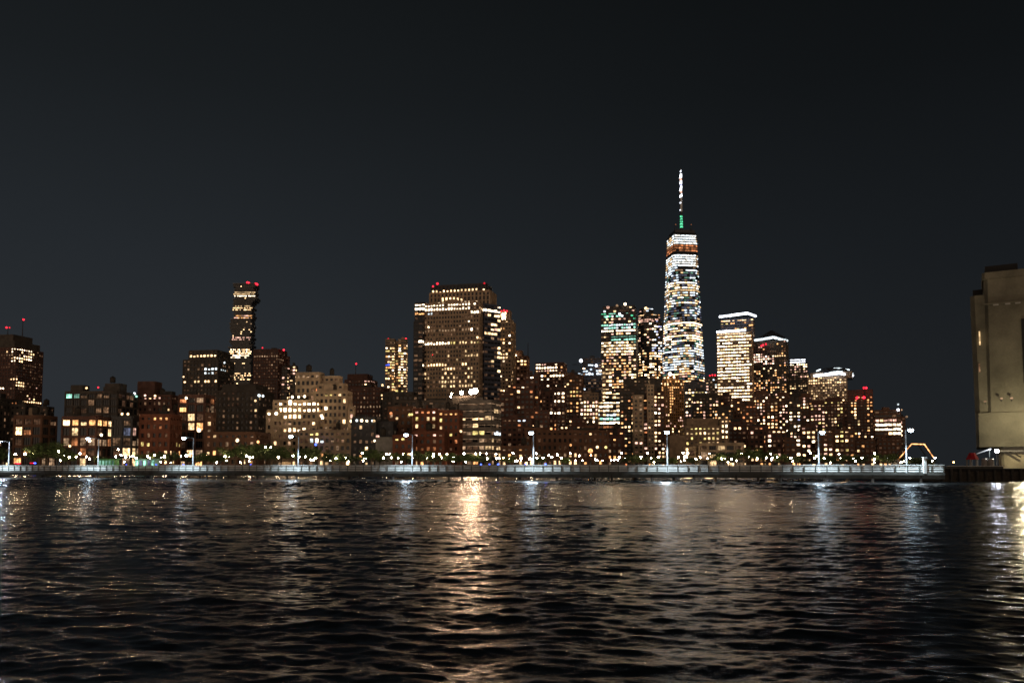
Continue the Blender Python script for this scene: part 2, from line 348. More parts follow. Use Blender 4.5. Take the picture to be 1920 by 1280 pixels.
# ---- far left
bld('apartment_tower', 'dark red brick tower with a rounded top and two red tipped masts', 800, [(-46, 77, 652), (-40, 74, 640, 654, 4, {'style': 'blank', 'wall': 'dark_wall'}), (-26, 60, 628, 642, 9, {'style': 'blank', 'wall': 'dark_wall', 'plain': 1})],
    wall='dark_brick', th=10, p=.05, pal='wwpd', bands=[(22, 62, 654, 660, .95, 'n'), (22, 60, 667, 678, .95, 'nw'), (0, 70, 661, 666, .4, 'wd'), (12, 32, 706, 714, .8, 'w'), (28, 46, 716, 725, .9, 'w'), (0, 12, 724, 731, .8, 'n')],
    beacons=[(12, 614, 'Er', 1.2), (18, 614, 'Er', 1.0), (44, 599, 'Er', 1.3)], masts=[(15, 615, 0, 632), (43, 600, 0, 632)], style='resi')
bld('warehouse', 'low brown brick building with a parapet behind the big dark tree', 345, [(26, 104, 781), (56, 73, 767, 783, 10, {'style': 'blank', 'plain': 1, 'wall': 'tan_stone'})], wall='brown_brick', th=4, p=.03, pal='d',
    bands=[(26, 60, 800, 812, .8, 'k'), (34, 46, 806, 811, .6, 'w'), (26, 60, 826, 840, .6, 'de')], style='loft')
bld('apartment_block', 'unlit block half hidden at the frame edge below the masted tower', 430, [(-60, 30, 748), (18, 60, 760, None, 8), (66, 98, 764, None, 14)], wall='dark_wall', th=4, p=.02, pal='d', bands=[(14, 50, 750, 762, .6, 'pok')])
bld('loft_building', 'brick loft with three storeys of big glowing amber windows', 335, [(116, 209, 783)], wall='dark_brick', th=3, p=.5, pal='ka', style='loft', cap=100,
    bands=[(100, 215, 783, 797, .97, 'laaw'), (100, 215, 797, 812, .25, 'ld'), (140, 170, 797, 812, .95, 'l'), (100, 215, 812, 829, .9, 'llaa'), (100, 215, 829, 843, .8, 'kd'), (100, 215, 843, 860, .3, 'ke')], beacons=[(168, 826, 'EW', 1.6, 330), (190, 815, 'EW', 1.6, 330), (131, 836, 'Ew', 1.4, 330)])
bld('glass_building', 'grey green glass infill block between the glowing loft and a red brick house', 338, [(210, 262, 783)], wall='dark_metal', th=3, p=.35, pal='eeu', style='loft',
    bands=[(212, 262, 775, 783, .8, 'y'), (240, 262, 800, 812, .8, 'pw'), (212, 262, 829, 842, .8, 'ed')], beacons=[(229, 776, 'Ew', 1.5, 336), (240, 776, 'Ew', 1.5, 336)])
bld('apartment_block', 'dark stepped block with two pale green lit corner windows', 430, [(121, 262, 735), (134, 166, 724, 736, 10, {'style': 'blank'}), (198, 236, 721, 736, 12, {'style': 'blank'})], wall='dark_wall', th=4, p=.03, pal='eG', style='loft',
    bands=[(121, 148, 736, 746, .95, 'GGg'), (150, 172, 736, 780, .4, 'e'), (210, 226, 752, 762, .5, 'u')], beacons=[(162, 727, 'Ew', 1.3, 428), (184, 726, 'Er', 1.0, 428)])
bld('brick_house', 'red brick house beside the grey green glass block', 342, [(262, 338, 779)], wall='red_brick', th=3, p=.06, pal='ak', bands=[(262, 300, 783, 789, .5, 'a'), (262, 340, 823, 832, .5, 'ya')])
bld('apartment_block', 'dark maroon block with a raised square bulkhead and two amber lights', 450, [(258, 344, 742), (259, 302, 717, 744, 6, {'style': 'blank'})], wall='dark_brick', th=4, p=.02, pal='d', bands=[(268, 300, 738, 748, .7, 'pw')], beacons=[(252, 738, 'Em', 1.6, 446), (256, 743, 'Eg', 1.2, 446), (272, 741, 'Ep', 1.3, 446), (291, 742, 'Ew', 1.4, 446)])
bld('apartment_block', 'mid rise with a column of square peach windows beside the red brick house', 372, [(334, 400, 742), (300, 340, 776, None, 4)], wall='dark_brick', th=4, p=.14, pal='lkd', style='loft',
    bands=[(334, 352, 750, 764, .95, 'ol'), (334, 352, 764, 788, .8, 'la'), (356, 368, 764, 800, .9, 'dl'), (355, 375, 800, 812, .9, 'al')], beacons=[(349, 746, 'EW', 1.6, 368), (373, 806, 'EW', 2.6, 366), (316, 768, 'Ew', 1.2, 368)])
bld('apartment_tower', 'wide unlit tower with a stepped shoulder and one thin pale light strip', 700, [(342, 436, 674), (355, 430, 657, 680, 6, {'plain': 1})], wall='dark_wall', th=10, p=.012, pal='wd', style='far', bands=[(384, 422, 691, 698, .95, 'm'), (384, 400, 698, 704, .7, 'm')], beacons=[(344, 706, 'Ew', 1.0, 696), (421, 680, 'Em', 1.1, 696)])
bld('apartment_block', 'large unlit block rising behind the dark riverside trees', 470, [(398, 512, 733), (418, 500, 722, 736, 8, {'style': 'blank'})], wall='dark_wall', th=6, p=.035, pal='wde', style='punch',
    bands=[(468, 488, 748, 756, .7, 'ld'), (472, 482, 762, 773, .9, 'l'), (386, 402, 776, 786, .8, 'pl')], beacons=[(486, 741, 'Em', 1.9, 466), (493, 742, 'Em', 1.4, 466), (479, 751, 'Ew', 1.3, 466), (385, 775, 'Ew', 1.3, 466)])
bld('brick_house', 'low grey brown house with a lamp lit wall behind round trees', 352, [(385, 505, 812), (386, 402, 776, None, 2)], wall='brown_brick', th=3, p=.08, pal='kdl', bands=[(386, 402, 778, 830, .7, 'kdl')], beacons=[(445, 825, 'EW', 2.2, 348), (484, 828, 'Ea', 1.7, 348)])
bld('office_tower', 'broad dark slab with two red roof lights beside the slender staggered tower', 1000, [(474, 536, 655), (534, 541, 669, None, 20, {'roof': False})], wall='dark_brick', th=8, p=.008, pal='d', style='far', beacons=[(492, 652), (532, 656, 'Er', 1.3)])
bld('apartment_tower', 'narrow tower streaked with short pink and white light rows', 900, [(527, 541, 688), (538, 557, 686, None, 6)], wall='dark_wall', th=8, p=.33, pal='pwn', style='ribbon')
# the staggered slender tower
def jenga():
    D = 1100; root = None; rng = random.Random(4); fl = 92; ztop = zat(531, D); h = (ztop-GZ)/fl
    cx0 = xat(452, D, 120)
    root = thing('apartment_tower', 'slender tower of staggered projecting floors with two red roof lights', 'building', (cx0, D+15, GZ))
    slab = MB(); gl = MB(); winsm = []
    for i in range(fl):
        z = GZ+i*h; y = proj(0, D, z)[1]
        if y > 650: a, b = 429, 477
        elif y > 600: a, b = 432, 477
        elif y > 565: a, b = 436, 478
        else: a, b = 439, 482
        if i > 12: a += rng.choice((0, 0, 1, -2, 2, 3)) ; b += rng.choice((0, 0, -1, 2, -2, -3))
        if y < 541: a, b = 437, 485
        if 553 < y < 566: b += 3
        X0, X1 = xat(a, D, z), xat(b, D, z); y0 = D+rng.choice((0, .8, 1.6))
        gl.box(X0, X1-5.2, y0, D+20, z, z+h-.5, 'glass'); X1 -= 5.2; slab.box(X0-.5, X1+.5, y0-1.0, D+20.5, z+h-.48, z+h-.02, 'concrete')
        for q in range(int((b-a-5)/2.6)):
            px = a+2.6*q+.6; py = y-3*.5; k = None
            BANDS = [(545, 553, .95, 'l'), (553, 559, .85, 'n'), (571, 577, .6, 'l'), (577, 583, .55, 'w'), (590, 597, .8, 'ap'), (617, 622, .3, 'w'), (632, 640, .75, 'p'), (653, 663, .85, 'nw'), (666, 673, .8, 'n'), (676, 683, .15, 'w'), (700, 712, .6, 'w')]
            pr_, kk = .03, 'wd'
            for (s0, s1, pv, kx) in BANDS:
                if s0 <= py <= s1: pr_, kk = pv, kx
            if py > 712: pr_ = .02
            if 655 < py < 712 and px > 466: pr_ *= .5
            if rng.random() < pr_:
                k = 'E'+rng.choice(kk); m = MB(); Xa = xat(px, D, z); m.box(Xa, Xa+2.6*D/F*rng.uniform(.6, .95), y0-.25, y0-.1, z+.9, z+h-.8, k); winsm.append(m)
    slab.build('floor_slab', root); gl.build('glazing', root)
    for m in winsm[:100]: m.build('window', root)
    if len(winsm) > 100:
        a = MB()
        for m in winsm[100:]:
            b = len(a.v); a.v += m.v; a.f += [tuple(b+j for j in f) for f in m.f]; i = a.mi(m.mats[0]); a.m += [i]*len(m.f)
        tag(a.build('window_field', root), kind='stuff')
    for (x, y) in ((464, 530), (467, 531), (479, 532), (482, 533)):
        m = MB(); z = zat(y, D+3); m.ball((xat(x, D+3, z), D+3, z), 1.5, 'Er'); m.build('beacon', root)
    BL.append(('x', root, D))
jenga()
# ---- terraced cream building
bld('apartment_block', 'cream stepped building with stacked terraces and long rows of bright windows', 400,
    [(512, 606, 752), (556, 606, 700, 756, 10, {'p': .03}), (600, 640, 707, 756, 12, {'p': .04}), (596, 650, 721, 758, 7, {'p': .14, 'pal': 'dl'}), (590, 658, 735, None, 3, {'p': .16, 'pal': 'ddlw'}), (560, 682, 808, None, -8, {'p': .22, 'pal': 'ladd'}), (654, 664, 764, None, -2), (500, 530, 770, None, 2), (655, 675, 790, None, -5)],
    wall='cream_stone', style='bay', th=5, ratio=.5, p=.20, pal='ddlw', cap=100,
    bands=[(540, 575, 741, 748, .9, 'nw'), (528, 560, 749, 760, .9, 'wW'), (520, 622, 757, 767, .75, 'wnW'), (498, 604, 769, 779, .97, 'Wwn'), (528, 572, 781, 792, .9, 'wW'), (600, 612, 781, 790, .5, 'w'), (526, 572, 801, 809, .9, 'wn'),
           (560, 600, 812, 822, .6, 'ay'), (575, 612, 822, 830, .8, 'nm'), (610, 622, 738, 750, .7, 'y'), (590, 602, 724, 734, .7, 'o'), (612, 640, 750, 806, .03, 'd'), (640, 660, 780, 792, .9, 'wp')],
    beacons=[(548, 744, 'EW', 1.5, 398), (560, 744, 'EW', 1.5, 398), (571, 743, 'EW', 1.5, 398), (544, 753, 'EW', 2.1, 396), (518, 775, 'EW', 1.8, 394), (659, 789, 'EW', 2.0, 392), (605, 783, 'EW', 1.6, 392), (661, 817, 'Ew', 1.5, 388), (592, 833, 'Eb', 1.3, 388)])
bld('office_tower', 'dark maroon tower with a domed top and a single red tipped mast', 800, [(646, 706, 712), (652, 698, 702, 714, 4, {'style': 'blank', 'plain': 1})], wall='dark_brick', th=8, p=.02, pal='p', style='far', bands=[(684, 702, 712, 716, .9, 'p'), (676, 690, 716, 728, .3, 'w')], beacons=[(668, 682, 'Er', 1.2, 802)], masts=[(667, 684, 0, 706)])
bld('apartment_block', 'dark maroon block below the mast with a few white lights', 640, [(656, 728, 727), (700, 742, 740, None, 5)], wall='dark_brick', th=6, p=.03, pal='d', beacons=[(683, 762, 'Ep', 1.2), (685, 769, 'Ew', 1.9)])
bld('glass_building', 'dark glass mid rise with a row of white balcony lights', 372, [(660, 712, 784), (700, 742, 792, None, 4)], wall='dark_metal', th=4, p=.13, pal='wdeu', style='punch', bands=[(666, 705, 785, 792, .7, 'nm')], beacons=[(669, 788, 'Em', 1.6, 368), (678, 788, 'EW', 1.7, 368), (701, 789, 'El', 1.8, 368), (708, 818, 'Ep', 2.2, 368), (702, 826, 'En', 1.3, 368), (708, 836, 'Ew', 1.5, 368)])
bld('apartment_tower', 'small tower full of golden windows with two red corner lights', 1100, [(722, 741, 636), (741, 747, 640, None, 6, {'roof': False}), (746, 763, 636, None, 2)], wall='tan_stone', th=4, p=.55, pal='wwnay', style='ribbon', bands=[(720, 770, 634, 645, .05, 'd'), (740, 748, 640, 740, .35, 'ya'), (722, 730, 682, 688, 1, 'b')], beacons=[(728, 635, 'Er', 1.1), (761, 635, 'Er', 1.1)])
bld('apartment_block', 'low dark rounded block under the small golden tower', 600, [(714, 782, 734)], wall='dark_wall', th=4, p=.01, pal='e', style='far', sides=10, ratio=.5, beacons=[(716, 741, 'Ew', 1.1), (717, 747, 'Ew', 1.0), (720, 750, 'En', 1.3), (717, 722, 'Ew', 1.4)])
# ---- the big pale tower
bld('office_tower', 'massive brown stone tower with a louvred crown and two rows of bright windows', 640,
    [(795, 905, 566, None, 0, {'th': 13, 'ratio': .25}), (777, 800, 568, None, 10, {'style': 'ribbon', 'wall': 'dark_metal', 'plain': 1}), (775, 796, 603, None, 6, {'style': 'ribbon', 'wall': 'dark_metal', 'plain': 1}),
     (880, 938, 570, None, 8, {'style': 'ribbon', 'wall': 'blue_metal', 'th': 55, 'ratio': .7, 'p': .05, 'plain': 1}),
     (806, 930, 545, 572, 12, {'th': 13, 'ratio': .4, 'style': 'slit', 'p': .0, 'plain': 1}), (809, 921, 532, 548, 14, {'th': 13, 'ratio': .4, 'style': 'slit', 'wall': 'dark_metal', 'p': 0, 'plain': 1})],
    wall='tan_stone', style='bay', th=13, p=.02, pal='wd', cap=100,
    bands=[(824, 872, 560, 567, .7, 'w'), (780, 895, 568, 576, .98, 'n'), (780, 940, 577, 585, .98, 'n'), (778, 797, 584, 590, .8, 'a'), (796, 812, 587, 592, .6, 'm'), (800, 806, 609, 615, .9, 'W'), (870, 880, 597, 604, .6, 'n'), (882, 892, 612, 619, .8, 'W'),
           (841, 874, 629, 635, .6, 'n'), (786, 846, 638, 645, .97, 'n'), (846, 900, 636, 643, .7, 'ly'), (868, 898, 659, 665, .8, 'l'), (826, 876, 662, 676, .25, 'l'), (784, 846, 678, 684, .75, 'w'), (866, 878, 676, 684, .6, 'w'),
           (796, 900, 685, 730, .14, 'wld'), (826, 852, 684, 728, .7, 'lwl'), (862, 886, 684, 728, .7, 'lwl'), (780, 800, 680, 685, .8, 'W'), (920, 938, 608, 618, .8, 'wp'), (918, 938, 668, 676, .9, 'wp'), (900, 922, 675, 680, .6, 'l'), (903, 940, 640, 800, .05, 'wlc'), (930, 940, 600, 720, .4, 'w')],
    beacons=[(820, 532, 'Er', 1.5, 650), (812, 537, 'Er', 1.2, 650), (908, 531, 'Er', 1.3, 650), (811, 665, 'Er', .6, 636)])
bld('office_tower', 'beige tower with a glowing lantern top and red lights beside the massive brown tower', 800, [(936, 962, 600), (940, 958, 583, 601, 5, {'style': 'slit', 'plain': 1}), (950, 966, 606, None, 12)], wall='tan_stone', th=12, p=.10, pal='wan', style='far',
    bands=[(940, 950, 584, 602, .95, 'W'), (936, 950, 630, 640, .7, 'a'), (936, 950, 660, 672, .9, 'w'), (938, 952, 700, 850, .3, 'wn')], beacons=[(940, 583, 'Er', 1.1), (945, 582, 'Er', 1.3), (950, 583, 'Er', 1.1), (940, 590, 'Ew', 1.2), (957, 653, 'Ew', 1.2), (945, 590, 'EW', 1.5)])
bld('office_tower', 'brown tower with one bright lantern window below a thin crane mast', 820, [(962, 992, 668), (966, 980, 658, 670, 5, {'style': 'blank'})], wall='brown_brick', th=12, p=.12, pal='wap', style='far', beacons=[(965, 667, 'EW', 2.6), (964, 690, 'Ep', 1.3)], masts=[(990, 642, 0, 672)])
bld('apartment_tower', 'dark tower dotted with sparse amber windows beside the striped block', 560, [(938, 966, 735), (960, 1004, 722, None, 8), (985, 1012, 704, None, 14)], wall='dark_brick', th=8, p=.17, pal='wanod', style='far')
bld('apartment_block', 'dark apartment block speckled with red and white lights behind the pier lamp', 500, [(942, 1000, 785), (985, 1030, 770, None, 6)], wall='dark_brick', th=6, p=.2, pal='wonadc', style='resi', cap=100)
bld('office_tower', 'wide tower with two glowing pink white crown rows under the open sky', 900, [(1003, 1066, 696), (1004, 1062, 680, 700, 4, {'ratio': .7})], wall='dark_brick', th=14, p=.22, pal='wadn', style='far', bands=[(1003, 1066, 681, 688, .45, 'pn'), (1003, 1044, 686, 692, .95, 'W'), (1003, 1066, 692, 698, .92, 'nwp'), (1030, 1056, 700, 706, .9, 'W')])
bld('apartment_tower', 'mid height tower with white banded windows below the pink crowned tower', 620, [(1004, 1040, 735), (1036, 1062, 728, None, 7)], wall='dark_brick', th=10, p=.2, pal='wanod', style='resi', cap=60, bands=[(1038, 1058, 736, 743, .9, 'n'), (1038, 1058, 748, 753, .95, 'n'), (1038, 1052, 770, 780, .8, 'wn')])
bld('apartment_tower', 'slim tower lit orange along one edge', 780, [(1062, 1094, 704), (1058, 1070, 715, None, 6, {'wall': 'grey_stone'})], wall='brown_brick', th=12, p=.3, pal='wadn', style='far', bands=[(1068, 1084, 722, 745, .8, 'ay')])
bld('office_tower', 'dark tower topped by a cluster of blue white lights beside the greenish glass tower', 1000, [(1064, 1092, 698), (1093, 1132, 671, None, 6)], wall='blue_metal', th=14, p=.15, pal='wcd', style='ribbon', bands=[(1090, 1132, 684, 703, .5, 'ccW'), (1094, 1130, 671, 683, .03, 'u')], beacons=[(1118, 685, 'EC', 1.6), (1105, 700, 'EC', 1.4), (1121, 700, 'EC', 1.3), (1108, 692, 'Ec', 1.2)])
bld('office_block', 'small colonnaded block with warm windows below the blue lit tower', 700, [(1094, 1122, 737), (1088, 1100, 752, None, 6)], wall='tan_stone', th=8, p=.45, pal='wnap', style='bay', bands=[(1090, 1122, 736, 750, .0, 'e'), (1090, 1122, 750, 776, .75, 'wnp')], cap=60)
bld('office_block', 'dark brick setback block above the long brown warehouse', 540, [(1066, 1098, 786), (1050, 1120, 798, None, -4)], wall='dark_brick', th=6, p=.12, pal='wldn', style='punch', bands=[(1044, 1070, 786, 802, .8, 'wl'), (1096, 1108, 801, 812, .9, 'W')])
# ---- glass tower with green tints, and its rounded neighbour
bld('office_tower', 'glass tower with green tinted upper floors and a bright green panel', 1000, [(1128, 1197, 584), (1131, 1193, 573, 586, 5, {'p': .12, 'pal': 'wp'})], wall='dark_metal', th=14, ratio=.7, p=.55, pal='wnwap', style='ribbon',
    bands=[(1126, 1200, 570, 583, .12, 'pw'), (1126, 1200, 583, 597, .45, 'gmK'), (1126, 1200, 597, 607, .4, 'pw'), (1126, 1200, 607, 617, .9, 'gm'), (1126, 1200, 617, 624, .97, 'n'), (1126, 1147, 624, 641, .1, 'ld'), (1147, 1198, 626, 641, 1, 'G'), (1147, 1198, 634, 640, .9, 'g'), (1126, 1200, 641, 660, .92, 'wnl'), (1126, 1200, 660, 700, .55, 'wap')],
    beacons=[(1140, 576, 'Ep', 1.8), (1172, 570, 'En', 1.7), (1157, 573, 'Ed', 1.6), (1162, 589, 'EC', 1.4), (1137, 594, 'Eg', 1.8)])
bld('office_tower', 'dark curved roof tower with scattered white floors beside the spired skyscraper', 1120, [(1196, 1243, 600), (1197, 1238, 588, 602, 4, {'plain': 1}), (1199, 1225, 577, 590, 8, {'plain': 1})], wall='dark_metal', th=14, p=.30, pal='npwca', style='ribbon', sides=8,
    bands=[(1196, 1245, 595, 604, .9, 'p'), (1196, 1226, 612, 660, .15, 'wp'), (1224, 1245, 600, 690, .5, 'cnv'), (1196, 1245, 660, 720, .6, 'wna')], beacons=[(1211, 578, 'Ew', 1.7)])
bld('office_block', 'lower office block of dense white and green window rows', 720, [(1118, 1162, 752), (1130, 1148, 690, None, 30, {'wall': 'tan_stone', 'p': .7}), (1148, 1163, 735, None, 8)], wall='dark_metal', th=8, p=.9, pal='nwl', style='ribbon', cap=60,
    bands=[(1118, 1165, 770, 786, .9, 'glm'), (1118, 1165, 786, 795, .97, 'W'), (1118, 1165, 796, 803, .5, 'ko'), (1118, 1165, 803, 810, .9, 'w')])
bld('apartment_tower', 'black unlit tower with a few orange window pairs', 660, [(1163, 1190, 728), (1170, 1240, 712, None, 16, {'p': .01})], wall='dark_wall', th=8, p=.12, pal='aol', style='resi', bands=[(1165, 1190, 762, 795, .35, 'oaw'), (1163, 1190, 795, 860, .35, 'aw'), (1184, 1200, 719, 726, .5, 'n'), (1210, 1222, 718, 724, .5, 'm')], cap=60)
bld('apartment_tower', 'tan slab tower with a dark central recess beside the black tower', 600, [(1187, 1206, 742, None, 0, {'th': 3, 'wall': 'cream_stone', 'p': .04, 'pal': 'yd'}), (1205, 1216, 748, None, 8, {'wall': 'dark_brick', 'p': .55, 'pal': 'oap'}), (1214, 1226, 722, None, 1, {'wall': 'cream_stone', 'p': .04}), (1225, 1246, 735, None, 10, {'p': .5, 'pal': 'wnp', 'wall': 'brown_brick'})], wall='cream_stone', th=6, style='resi', p=.1, pal='wpd', cap=90)
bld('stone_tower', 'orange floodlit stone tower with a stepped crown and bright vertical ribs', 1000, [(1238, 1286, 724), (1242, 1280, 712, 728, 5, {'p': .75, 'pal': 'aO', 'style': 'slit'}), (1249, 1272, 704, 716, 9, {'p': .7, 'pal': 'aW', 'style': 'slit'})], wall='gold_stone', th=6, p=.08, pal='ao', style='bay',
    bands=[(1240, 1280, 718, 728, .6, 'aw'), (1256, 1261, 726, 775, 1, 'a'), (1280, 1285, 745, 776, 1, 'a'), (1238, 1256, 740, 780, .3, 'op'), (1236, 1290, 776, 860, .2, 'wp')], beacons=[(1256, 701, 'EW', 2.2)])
bld('office_tower', 'grey tower with a row of red roof lights beside the densely lit tower', 1200, [(1323, 1350, 706)], wall='grey_stone', th=12, p=.4, pal='mdnc', style='far', beacons=[(1331, 704, 'Er', 1), (1336, 703, 'Er', 1), (1341, 703, 'Er', 1), (1347, 702, 'Er', 1)])
bld('office_block', 'broad glass block with glowing yellow roof floors in front of the tallest tower', 900, [(1284, 1330, 716), (1296, 1328, 733, None, -8)], wall='blue_metal', th=10, p=.5, pal='nwp', style='far', bands=[(1296, 1326, 733, 750, .95, 'lyn'), (1296, 1325, 716, 731, .06, 'bu')])
# ---- densely lit tower with two white lines
bld('office_tower', 'densely lit tower crossed by two bright white roof lines', 1100, [(1346, 1414, 622), (1352, 1415, 597, 624, 4, {'p': .0, 'wall': 'blue_metal', 'style': 'ribbon', 'plain': 1})], wall='tan_stone', th=20, ratio=.8, p=.93, pal='nwwn', style='ribbon2',
    bands=[(1346, 1415, 604, 624, .2, 'ay'), (1346, 1398, 658, 665, 1, 'W'), (1346, 1398, 694, 700, 1, 'W'), (1346, 1400, 714, 721, .2, 'l'), (1404, 1416, 622, 800, .3, 'nwa')], roofk='blue_metal')
def light_line(root, D, pts, r, k, name='light_strip'):
    m = MB(); P = []
    for (x, y, dd) in pts: z = zat(y, D+dd); P.append((xat(x, D+dd, z), D+dd, z))
    for a, b in zip(P[:-1], P[1:]): m.tube(a, b, r, r, k, 6)
    return m.build(name, root)
rt = BL[-1][1]; light_line(rt, 1096, [(1349, 594, 22), (1401, 587, 0), (1417, 592.5, 30)], 1.5, 'EC'); light_line(rt, 1094, [(1344, 622.5, 22), (1398, 618.5, 1)], 1.4, 'EC')
def pyramid(root, D, x0, x1, y0, ax, ay, th, ratio, k, dd=6, name='roof'):
    z0 = zat(y0, D); z1 = zat(ay, D+20); P = fit(x0, x1, D, R(th), ratio, z0); m = MB(); cx = sum(p[0] for p in P)/4; cy = sum(p[1] for p in P)/4
    m.prism(P, z0, z1, k, [(cx+(p[0]-cx)*.04, cy+(p[1]-cy)*.04) for p in P]); return m.build(name, root)
bld('office_tower', 'dark tower with a low pyramid roof edged by a white light line', 1200, [(1410, 1480, 638)], wall='dark_wall', th=24, p=.09, pal='wap', style='far', bands=[(1413, 1451, 664, 682, .75, 'np'), (1413, 1456, 690, 704, .4, 'aw'), (1413, 1470, 704, 760, .4, 'wapO'), (1466, 1478, 650, 660, .5, 'k')], beacons=[(1428, 648, 'Er', 1.2), (1431, 647, 'Er', 1.2), (1436, 645, 'Er', 1.2)])
rt = BL[-1][1]; pyramid(rt, 1203, 1416, 1478, 633, 1441, 618, 24, .8, 'dark_metal'); light_line(rt, 1195, [(1415, 638, 25), (1450, 632.5, 0), (1476, 638.5, 30)], 1.6, 'Em'); light_line(rt, 1195, [(1426, 635.5, 25), (1450, 631, 2), (1470, 635.5, 28)], .8, 'Em')
bld('office_tower', 'short tower with a glowing white cap between the pyramid and the domed towers', 1250, [(1478, 1518, 700), (1481, 1514, 681, 704, 4, {'p': .6, 'pal': 'np', 'plain': 1}), (1481, 1510, 672, 682, 7, {'p': 1, 'pal': 'C', 'plain': 1, 'style': 'ribbon'})], wall='dark_wall', th=20, p=.12, pal='wl', style='far', bands=[(1480, 1515, 682, 687, .95, 'W'), (1480, 1515, 687, 706, .6, 'dpw'), (1480, 1515, 722, 728, .5, 'l')])
bld('office_tower', 'domed tower with bright white rim lights and olive lit floors', 1150, [(1517, 1590, 705), (1520, 1598, 697, 708, 2, {'p': .1, 'pal': 'd', 'plain': 1, 'ratio': .6})], wall='tan_stone', th=24, ratio=.7, p=.55, pal='ldldw', style='far', bands=[(1517, 1600, 712, 720, .75, 'wl'), (1517, 1545, 715, 722, .95, 'w')])
rt = BL[-1][1]
m = MB(); z = zat(704, 1160); zz = zat(689, 1170); P = fit(1524, 1598, 1156, R(22), .6, z, 12); cx = sum(p[0] for p in P)/12; cy = sum(p[1] for p in P)/12
pr = P; zl = z
for s_, q in ((.88, .5), (.66, .85), (.3, 1.0)):
    P2 = [(cx+(p[0]-cx)*s_, cy+(p[1]-cy)*s_) for p in P]; zn = z+(zz-z)*q; m.prism(pr, zl, zn, 'dark_metal', P2); pr = P2; zl = zn
m.build('dome', rt)
light_line(rt, 1146, [(1526, 704.5, 25), (1574, 699.5, 0), (1599, 704, 26)], 1.7, 'EC'); light_line(rt, 1150, [(1532, 701, 24), (1574, 696.5, 4), (1599, 700, 24)], 1.0, 'Em')
light_line(rt, 1155, [(1531, 695.5, 20), (1538, 692.5, 12)], .9, 'Em'); light_line(rt, 1156, [(1548, 692, 18), (1572, 690, 6), (1592, 693, 20)], .9, 'Em')
bld('apartment_tower', 'brown stepped tower with three red lights near the end of the skyline', 800, [(1578, 1638, 752), (1590, 1636, 731, 754, 5)], wall='dark_brick', th=24, p=.10, pal='ao', style='resi', bands=[(1592, 1606, 752, 790, .85, 'wa'), (1624, 1640, 745, 850, .75, 'waO'), (1578, 1640, 780, 860, .25, 'wanl')], beacons=[(1620, 727, 'Er', 1.6), (1624, 727, 'Er', 1.5), (1607, 745.5, 'Er', 1.9), (1620, 745, 'Er', 1.9)], masts=[(1621, 728, -10, 745)], cap=90)
bld('apartment_block', 'last block of the skyline with three bright horizontal window bands', 700, [(1640, 1690, 769), (1686, 1698, 782, None, 10)], wall='brown_brick', th=22, p=.02, pal='y', style='ribbon', cap=90, bands=[(1636, 1692, 785, 794, .97, 'wp'), (1636, 1692, 796, 801, .97, 'n'), (1640, 1692, 801, 807, .97, 'n'), (1664, 1692, 807, 817, .9, 'wn')], beacons=[(1684, 758, 'Em', 1.1, 700), (1684, 768, 'EC', 1.5, 700), (1691, 768, 'Ed', 1.0, 700), (1700, 781, 'Ed', 1.3, 700)])
# ---- right hand residential cluster
RC = [(1300, 1352, 745, 760, 'dark rose lit block under the yellow roofed glass block', 'wap', .3, 'resi'), (1352, 1372, 743, 800, 'dark square block covering the foot of the densely lit tower', 'nwa', .1, 'resi'),
      (1370, 1396, 752, 730, 'narrow dark block at the foot of the densely lit tower', 'wa', .12, 'resi'), (1340, 1375, 768, 690, 'amber speckled block beside the yellow lit school', 'aaw', .4, 'resi'),
      (1392, 1420, 760, 680, 'apartment block with orange and rose lights in the lower cluster', 'aow', .45, 'resi'), (1414, 1442, 738, 780, 'tall brown apartment block dotted with peach lights', 'wapno', .5, 'resi'),
      (1438, 1460, 748, 720, 'slim apartment block with brown and green lights', 'wanlo', .42, 'resi'), (1456, 1484, 742, 800, 'dark apartment block with scattered peach rows below the pyramid tower', 'wpn', .3, 'resi'),
      (1480, 1502, 752, 700, 'slim block stacked with white and lilac windows', 'nwpv', .52, 'resi'), (1500, 1524, 744, 780, 'apartment block of dense rose coloured windows', 'wpan', .42, 'resi'),
      (1520, 1548, 758, 690, 'apartment block with yellow lit upper rows', 'wylp', .42, 'resi'), (1546, 1582, 752, 740, 'olive toned block below the domed tower', 'wldy', .34, 'resi')]
for (a, b, y, D, lb, pl, p_, st) in RC:
    bld('apartment_block', lb, D, [(a, b, y), (a+3, b-5, y-6, y+2, 5, {'style': 'blank'})], wall=random.choice(('dark_brick', 'brown_brick', 'dark_wall')), th=20, p=p_, pal=pl, style=st, cap=70)
RD = [(1404, 1440, 800, 520, 'low block with rose red windows in front of the brown apartments', 'pwoa', .42), (1436, 1474, 806, 500, 'low block with mixed white windows near the promenade trees', 'wanp', .32), (1500, 1530, 800, 520, 'low peach lit block behind the tall pier lamp', 'wpwn', .5),
      (1530, 1562, 812, 500, 'low brown block with two lit storeys', 'wap', .42), (1560, 1602, 806, 510, 'low golden lit block near the end of the promenade', 'yaw', .48), (1470, 1502, 822, 480, 'low dark block with one long bright storey', 'wn', .3),
      (1600, 1640, 826, 540, 'low dim block at the foot of the red lit brown tower', 'wal', .2), (1356, 1408, 792, 560, 'dark brown block with sparse lights beside the school', 'wo', .08), (1640, 1688, 822, 560, 'low brown block under the three window bands', 'de', .05)]
for (a, b, y, D, lb, pl, p_) in RD:
    bld('apartment_block', lb, D, [(a, b, y)], wall=random.choice(('brown_brick', 'dark_brick')), th=12, p=p_, pal=pl, style='resi', cap=70)
